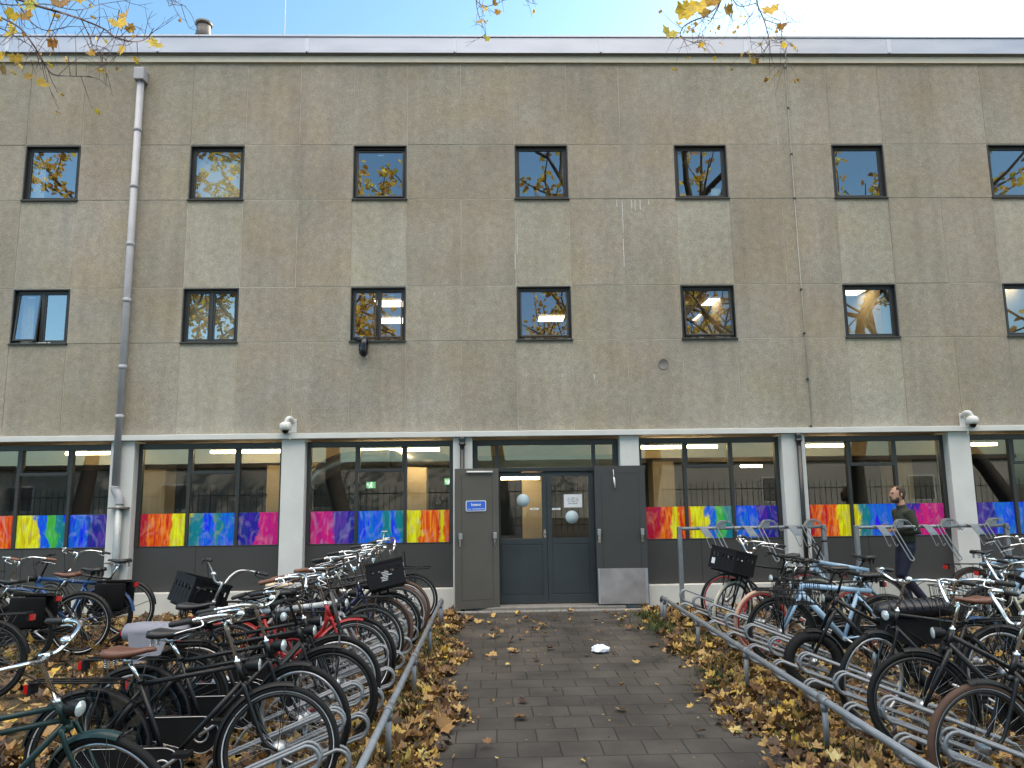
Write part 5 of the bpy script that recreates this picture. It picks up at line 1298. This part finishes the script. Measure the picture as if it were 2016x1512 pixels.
# ------------------------------------------------------------------ fallen leaves and grass
def leaf_mat(name, stops, rough=0.7, trans=0.25):
    m_, t, p = nodes(name); N = t.nodes.new; K = t.links.new
    ge = N('ShaderNodeNewGeometry'); r = N('ShaderNodeValToRGB'); e = r.color_ramp.elements
    e[0].position = stops[0][0]; e[0].color = stops[0][1]+(1,); e[1].position = stops[-1][0]; e[1].color = stops[-1][1]+(1,)
    for q, c_ in stops[1:-1]: a = e.new(q); a.color = c_+(1,)
    tc = N('ShaderNodeTexCoord'); n = N('ShaderNodeTexNoise'); n.inputs['Scale'].default_value = 35; n.inputs['Detail'].default_value = 4
    K(tc.outputs['Object'], n.inputs['Vector']); mr = N('ShaderNodeMapRange'); mr.inputs[3].default_value = 0.6; mr.inputs[4].default_value = 1.35; K(n.outputs[0], mr.inputs[0])
    hs = N('ShaderNodeHueSaturation'); K(ge.outputs['Random Per Island'], r.inputs[0]); K(r.outputs[0], hs.inputs['Color']); K(mr.outputs[0], hs.inputs['Value'])
    K(hs.outputs[0], p.inputs['Base Color']); p.inputs['Roughness'].default_value = rough
    tr = N('ShaderNodeBsdfTranslucent'); K(hs.outputs[0], tr.inputs[0]); mx = N('ShaderNodeMixShader'); mx.inputs[0].default_value = trans
    K(p.outputs[0], mx.inputs[1]); K(tr.outputs[0], mx.inputs[2]); K(mx.outputs[0], t.nodes['Material Output'].inputs[0])
    return m_
M_FALLEN = leaf_mat('fallen_maple_leaf', [(0.0, (0.03, 0.016, 0.010)), (0.22, (0.08, 0.042, 0.022)), (0.45, (0.19, 0.10, 0.038)), (0.66, (0.33, 0.19, 0.065)), (0.82, (0.46, 0.30, 0.11)), (0.93, (0.55, 0.36, 0.05)), (1.0, (0.52, 0.46, 0.22))], 0.6, 0.12)
M_TREELEAF = leaf_mat('yellow_maple_leaf', [(0.0, (0.22, 0.10, 0.02)), (0.3, (0.42, 0.25, 0.03)), (0.7, (0.60, 0.42, 0.04)), (1.0, (0.45, 0.42, 0.06))], 0.55, 0.4)
OUT = []
for (a, r) in ((-90, 0.12), (-62, 0.60), (-38, 0.48), (-12, 0.90), (8, 0.68), (22, 0.72), (50, 0.95), (66, 0.68), (78, 0.80), (90, 1.05), (102, 0.80), (114, 0.68), (130, 0.95), (158, 0.72), (172, 0.68), (192, 0.90), (218, 0.48), (242, 0.60)):
    OUT.append((r*cos(radians(a)), r*sin(radians(a))))
def add_leaf(m, c, size, R, curl, fold):
    vs = [c+R @ Vector((0, 0.0, 0.02*size))]
    for (x, y) in OUT:
        z = curl*(x*x+y*y)*0.5+fold*abs(x)*0.6
        vs.append(c+R @ Vector((x*size, y*size, z*size)))
    n = len(OUT); m.add(vs, [(0, 1+i, 1+(i+1) % n) for i in range(n)], 0, False)
rl = random.Random(21)
m = MB()
def clump(x, y): return 0.5+0.5*sin(x*2.7+1.3*sin(y*1.9))*sin(y*2.3+x)
def scatter(x0, x1, y0, y1, dens, zf, edge=None, tilt=28, size=1.0):
    n = int((x1-x0)*(y1-y0)*dens)
    for _ in range(n):
        x = rl.uniform(x0, x1); y = rl.uniform(y0, y1)
        if edge and rl.random() > edge(x, y): continue
        s = min(0.1, 0.052*math.exp(rl.gauss(0, 0.32)))*size
        R = Euler((radians(rl.gauss(0, tilt)), radians(rl.gauss(0, tilt)), rl.uniform(0, 2*pi))).to_matrix()
        add_leaf(m, Vector((x, y, zf+abs(rl.gauss(0, 0.02))+0.012)), s, R, rl.uniform(-0.5, 1.6), rl.uniform(-0.4, 1.1))
def le(x, y):
    e = -0.40-0.20*(y-5.5)/6*1.0+0.10*sin(y*3.1)+0.05*sin(y*8.3); return 1.0 if x < e-0.08 else max(0.0, 0.6*(e+0.12-x)/0.2)
def re_(x, y):
    e = 1.88+0.36*(y-5.5)/5.5+0.08*sin(y*2.7)+0.05*sin(y*7.1); return 1.0 if x > e+0.10 else max(0.0, 0.6*(x-e+0.12)/0.22)
scatter(-1.25, -0.25, 2.9, 11.5, 900, 0.006, le); scatter(1.6, 2.75, 2.9, 11.5, 760, 0.006, lambda x, y: re_(x, y)*(0.75+0.25*clump(x, y)))
scatter(-3.6, -1.25, 2.9, 11.7, 420, 0.004, lambda x, y: 0.55+0.45*clump(x, y)); scatter(-7.5, -3.6, 4.5, 11.7, 170, 0.004, lambda x, y: 0.4+0.6*clump(x, y))
scatter(2.75, 5.2, 2.9, 11.7, 240, 0.004, lambda x, y: 0.5+0.5*clump(x, y)); scatter(5.2, 9.0, 5.5, 11.7, 120, 0.004, lambda x, y: 0.4+0.6*clump(x, y))
scatter(-0.35, 1.95, 3.2, 11.3, 5.5, 0.022, lambda x, y: 0.35+0.65*((y-3)/8.3)**2, 12); scatter(-0.3, 2.0, 9.6, 11.35, 7, 0.022, None, 12)
scatter(-1.25, 0.0, 2.9, 11.5, 420, 0.006, lambda x, y: le(x-0.08, y), 35, 0.45); scatter(1.5, 2.75, 2.9, 11.5, 380, 0.006, lambda x, y: re_(x+0.08, y), 35, 0.45)
scatter(-0.4, 2.0, 3.0, 11.4, 9, 0.021, None, 8, 0.25)
tag(m.build('fallen_leaves', M_FALLEN), 'yellow and brown fallen maple leaves piled along both path edges and under the racks', 'leaves', kind='stuff')
M_GRASS = leaf_mat('grass_blade', [(0.0, (0.03, 0.05, 0.012)), (0.5, (0.055, 0.095, 0.02)), (1.0, (0.11, 0.14, 0.035))], 0.6, 0.3)
m = MB()
def tuft(x, y, n, sp, h):
    for _ in range(n):
        px_, py_ = rl.gauss(x, sp), rl.gauss(y, sp); a = rl.uniform(0, 2*pi); hh = h*rl.uniform(0.5, 1.2); w_ = 0.0035
        dx, dy = cos(a), sin(a); bnd = rl.uniform(0.1, 0.7)*hh
        p = [(px_-dy*w_, py_+dx*w_, 0.0), (px_+dy*w_, py_-dx*w_, 0.0), (px_+dx*bnd*0.35+dy*w_*.8, py_+dy*bnd*0.35-dx*w_*.8, hh*0.6), (px_+dx*bnd*0.35-dy*w_*.8, py_+dy*bnd*0.35+dx*w_*.8, hh*0.6), (px_+dx*bnd, py_+dy*bnd, hh)]
        m.add(p, [(0, 1, 2, 3), (3, 2, 4)])
y = 3.4
while y < 11:
    if rl.random() < 0.62: tuft(-0.80+rl.gauss(0, 0.10), y, rl.randint(40, 130), 0.10, 0.13)
    if rl.random() < 0.85: tuft(2.30+rl.gauss(0, 0.12), y, rl.randint(30, 110), 0.10, 0.12)
    if y > 8.5: tuft(2.28+rl.gauss(0, 0.10), y+0.1, 110, 0.10, 0.12)
    y += 0.24
for _ in range(90): tuft(rl.uniform(-7, -1.3), rl.uniform(6.5, 11.6), rl.randint(15, 60), 0.15, 0.08)
for _ in range(70): tuft(rl.uniform(2.8, 7.5), rl.uniform(6, 11.6), rl.randint(15, 60), 0.15, 0.08)
tag(m.build('grass', M_GRASS), 'tufts of green grass between the fallen leaves along the railings', 'grass', kind='stuff')

# ------------------------------------------------------------------ maple trees on the photographer's side, some twigs reach into view
M_BARK = mat('maple_bark', (0.045, 0.036, 0.028), 0.9, vary=0.3, scale=8, bump=0.6, bscale=30)
M_TWIG = mat('maple_twig', (0.085, 0.05, 0.055), 0.8, vary=0.2, scale=8)
def tree(x, y, h, seed, nleaf, label, extra=None, spread=0.62):
    r = random.Random(seed); t = tag(empty('maple_tree', (x, y, 0)), label, 'tree', 'autumn maple trees')
    bk = MB(); lf = MB(); tips = []
    def grow(p, d, ln, rad, lev):
        pts = [p]; n = 5 if lev < 2 else 4; q = p; dd = d
        for i in range(n):
            dd = (dd+Vector((r.gauss(0, .16), r.gauss(0, .16), r.gauss(0.03, .10)))).normalized(); q = q+dd*(ln/n); pts.append(q)
        bk.tube(pts, [rad*(1-0.5*i/n) for i in range(n+1)], 9 if lev == 0 else 6 if lev < 3 else 4, 0, caps=False)
        if lev >= 4: tips.extend(pts[1:]); return
        if lev >= 2: tips.extend(pts[2:])
        k = 4 if lev == 0 else 3 if lev < 4 else 2
        for j in range(k):
            a = 2*pi*(j+r.random()*0.6)/k; s = spread if lev else 0.75
            u = dd.orthogonal().normalized(); v = dd.cross(u)
            nd = (dd*(1.0-s*0.35)+(u*cos(a)+v*sin(a))*s+Vector((0, 0, 0.12))).normalized()
            st = pts[-1] if j < 2 else pts[max(1, n-1-j % 2)]
            grow(st, nd, ln*r.uniform(0.62, 0.80), rad*0.55, lev+1)
    grow(Vector((0, 0, 0)), Vector((r.gauss(0, .05), r.gauss(0, .05), 1)).normalized(), h*0.34, h*0.019, 0)
    for _ in range(nleaf):
        c = r.choice(tips)+Vector((r.gauss(0, .14), r.gauss(0, .14), r.gauss(-0.05, .14)))
        add_leaf(lf, c, r.uniform(0.09, 0.16), Euler((r.uniform(-1.2, 1.2)+pi/2, r.uniform(-.8, .8), r.uniform(0, 6.3))).to_matrix(), r.uniform(-.3, .4), r.uniform(0, .4))
    if extra: extra(bk, lf, Vector((x, y, 0)), r)
    bk.build('trunk', [M_BARK, M_TWIG], t); lf.build('crown', M_TREELEAF, t)
def twigs(paths, leaves, start, Y0):
    def f(bk, lf, o, r):
        allp = []
        for (pts, r0, Ys) in paths:
            P = [at_y(px, py, Ys+0.25*sin(i*1.7)) for i, (px, py) in enumerate(pts)]
            P = spline(P, 4); n = len(P)
            bk.tube([p-o for p in P], [max(0.0022, r0*(1-0.8*i/(n-1))) for i in range(n)], 5, 1, caps=False); allp += P
            for i in range(2, n-1):
                if r.random() < 0.8:
                    d = (P[i+1]-P[i]).normalized(); u = Vector((r.gauss(0, 1), r.gauss(0, 1), r.gauss(-0.2, 1))); dd = (d*0.7+u.normalized()*0.8).normalized()
                    L_ = r.uniform(0.10, 0.34); q = [P[i], P[i]+dd*L_*0.5+Vector((0, 0, r.gauss(0, .05))), P[i]+dd*L_+Vector((0, 0, r.gauss(0, .06)))]
                    q = spline(q, 3)
                    bk.tube([p-o for p in q], [0.0028-0.0003*z_ for z_ in range(len(q))], 4, 1, caps=False)
                    if r.random() < 0.6:
                        e = q[3]+(dd+Vector((r.gauss(0, .6), r.gauss(0, .6), r.gauss(0, .6)))).normalized()*L_*0.35; bk.tube([q[3]-o, e-o], [0.0018, 0.0012], 4, 1, caps=False)
                    if r.random() < 0.3:
                        for _ in range(2): add_leaf(lf, q[-1]-o+Vector((r.gauss(0, .02), r.gauss(0, .02), -0.03)), r.uniform(0.016, 0.03), Euler((r.uniform(0, 3), r.uniform(0, 3), r.uniform(0, 6))).to_matrix(), 0.4, 0.3)
        for (px, py, s) in leaves:
            c = at_y(px, py, Y0+r.uniform(-0.3, 0.3))-o
            add_leaf(lf, c, s*1.35, Euler((pi/2+r.uniform(-.5, .5), r.uniform(-.6, .6), r.uniform(-.6, .6))).to_matrix() @ Euler((0, 0, pi+r.uniform(-.7, .7))).to_matrix(), r.uniform(0, .5), r.uniform(0.1, .5))
        for (a, b_, r1) in start:
            A = Vector(a); Bp = at_y(*b_); mid = (A+Bp)/2+Vector((0, 0, 0.9))
            P = spline([A-o, A-o+Vector((0, 0, 0.8)), mid-o, Bp-o], 6); n = len(P); bk.tube(P, [max(0.006, r1*(1-i/(n-1))) for i in range(n)], 7, 0, caps=False)
    return f
LY = 5.2
left = twigs([([(-60, -30), (30, -3), (75, 12), (110, 22), (160, 38), (205, 57), (225, 72), (262, 82), (288, 76), (303, 55)], 0.012, LY),
              ([(-60, 10), (0, 34), (40, 56), (70, 95), (85, 122), (105, 146), (150, 150), (180, 150)], 0.009, LY-0.1),
              ([(-60, 40), (0, 55), (35, 75), (62, 92), (80, 118)], 0.007, LY+0.1), ([(30, -2), (60, 42), (92, 60), (140, 52), (200, 55)], 0.006, LY),
              ([(-40, 0), (20, 10), (90, 8), (150, 20), (200, 8), (255, 0)], 0.006, LY+0.3), ([(160, 38), (175, 70), (185, 100), (210, 118)], 0.005, LY), ([(205, 57), (190, 90), (205, 130)], 0.004, LY),
              ([(110, 22), (95, 60), (70, 95)], 0.005, LY+0.1), ([(235, 20), (232, 45), (245, 80), (235, 105)], 0.004, LY), ([(300, -20), (330, -4), (352, 6), (366, 13)], 0.005, LY)],
             [(247, 29, .045), (232, 45, .06), (254, 54, .04), (308, 86, .05), (105, 82, .045), (243, 96, .045), (178, 103, .035), (31, 112, .045), (8, 132, .05), (61, 151, .04), (87, 164, .045), (50, 30, .05), (66, 8, .06), (118, 4, .06), (26, 26, .05), (8, 108, .04), (20, 62, .05), (150, -8, .06)],
             [((-5.6, -2.6, 4.6), (-60, -30, LY), 0.06), ((-5.6, -2.6, 4.2), (-60, 10, LY-0.1), 0.05), ((-5.6, -2.6, 4.2), (-60, 40, LY+0.1), 0.04), ((-5.6, -2.6, 5.0), (300, -20, LY), 0.04)], LY)
RY = 6.4
right = twigs([([(945, -60), (938, 0), (943, 32), (952, 55), (958, 76)], 0.006, RY), ([(938, 2), (955, 12), (982, 6), (1000, -10)], 0.005, RY), ([(1020, -20), (1040, 3), (1058, 8)], 0.004, RY),
               ([(1440, -60), (1420, 0), (1395, 28), (1362, 42), (1344, 55), (1340, 72), (1360, 82), (1382, 84)], 0.009, RY), ([(1420, 0), (1400, 40), (1385, 60), (1380, 84)], 0.006, RY), ([(1400, 20), (1372, 50), (1340, 66)], 0.005, RY+0.1),
               ([(1500, -60), (1490, 0), (1503, 36), (1510, 60), (1514, 85), (1500, 104), (1478, 114)], 0.008, RY-0.1), ([(1504, 38), (1535, 48), (1556, 44), (1576, 44)], 0.005, RY), ([(1514, 85), (1540, 82), (1548, 74)], 0.004, RY), ([(1540, 50), (1538, 85), (1545, 105), (1549, 130)], 0.004, RY),
               ([(1430, -20), (1455, 12), (1490, 8), (1470, 40), (1463, 52)], 0.005, RY), ([(1442, 10), (1440, 30), (1443, 44)], 0.003, RY)],
              [(1318, 64, .08), (1370, 14, .09), (1347, 22, .09), (1395, 6, .08), (1431, 16, .06), (1517, 17, .08), (1383, 20, .07), (1356, 8, .07), (1336, 46, .03), (1382, 86, .03), (958, 74, .035), (944, 42, .03), (975, 5, .03), (980, 22, .03), (1480, 116, .05), (1486, 118, .04), (1538, 50, .04), (1545, 88, .03), (1408, -6, .08)],
              [((5.4, -3.2, 5.0), (1440, -60, RY), 0.06), ((5.4, -3.2, 5.2), (1500, -60, RY-0.1), 0.05), ((5.4, -3.2, 5.4), (945, -60, RY), 0.05), ((5.4, -3.2, 5.4), (1020, -20, RY), 0.04)], RY)
tree(-5.6, -2.6, 19, 5, 6500, 'yellow leaved maple tree whose twigs hang into the upper left of the view', left)
tree(5.4, -3.2, 20, 9, 3500, 'sparse maple tree whose twigs hang into the upper right of the view', right)
tree(0.5, -7.0, 20, 14, 3000, 'bare limbed maple tree mirrored in the middle windows')
tree(-16.5, -5.5, 19, 23, 6500, 'thick crowned maple tree mirrored in the leftmost windows')
tree(14.5, -5, 20, 31, 1800, 'nearly bare maple tree mirrored in the windows above the walking man')
tree(21.5, -6, 20, 37, 1500, 'maple tree mirrored in the window cut by the right edge')

# ------------------------------------------------------------------ across the street, seen mirrored in the glass
t = tag(empty('spiked_fence', (0, -7.2, 0)), 'black spiked iron fence mirrored in the ground floor windows', 'fence')
m = MB()
for z in (0.35, 1.75): m.box(-26, 26, -0.02, 0.02, z, z+0.04)
m.build('rails', M_BLACK, t)
m = MB(); x = -26
while x < 26:
    m.tube([(x, 0, 0.1), (x, 0, 2.0), (x, 0, 2.12)], [0.013, 0.013, 0.003], 5); x += 0.24
o = m.build('bars', M_BLACK, t); o['kind'] = 'stuff'
t = tag(empty('white_house', (0, -24, 0)), 'long white rendered house mirrored in the ground floor windows', 'house')
m = MB(); m.box(-34, 34, -8, 0, 0, 3.5); m.build('wall', mat('house_render', (0.36, 0.34, 0.30), 0.8, vary=0.2, scale=0.3), t)
m = MB(); m.prism([(-34.3, 3.5), (34.3, 3.5), (34.3, 3.75), (-34.3, 3.75)], -8.3, 0.3); m.build('roof', mat('house_roof', (0.09, 0.07, 0.06), 0.8), t)
x = -31
while x < 33:
    for z in (0.9,):
        f = MB(); f.box(x-0.08, x+1.68, -0.02, 0.04, z-0.08, z+1.58); fo = f.build('window', M_WHITE, t)
        g = MB(); g.box(x, x+1.6, 0.041, 0.045, z, z+1.5); g.build('pane', mat('far_pane', (0.12, 0.12, 0.12), 0.1), fo)
    x += 9.7
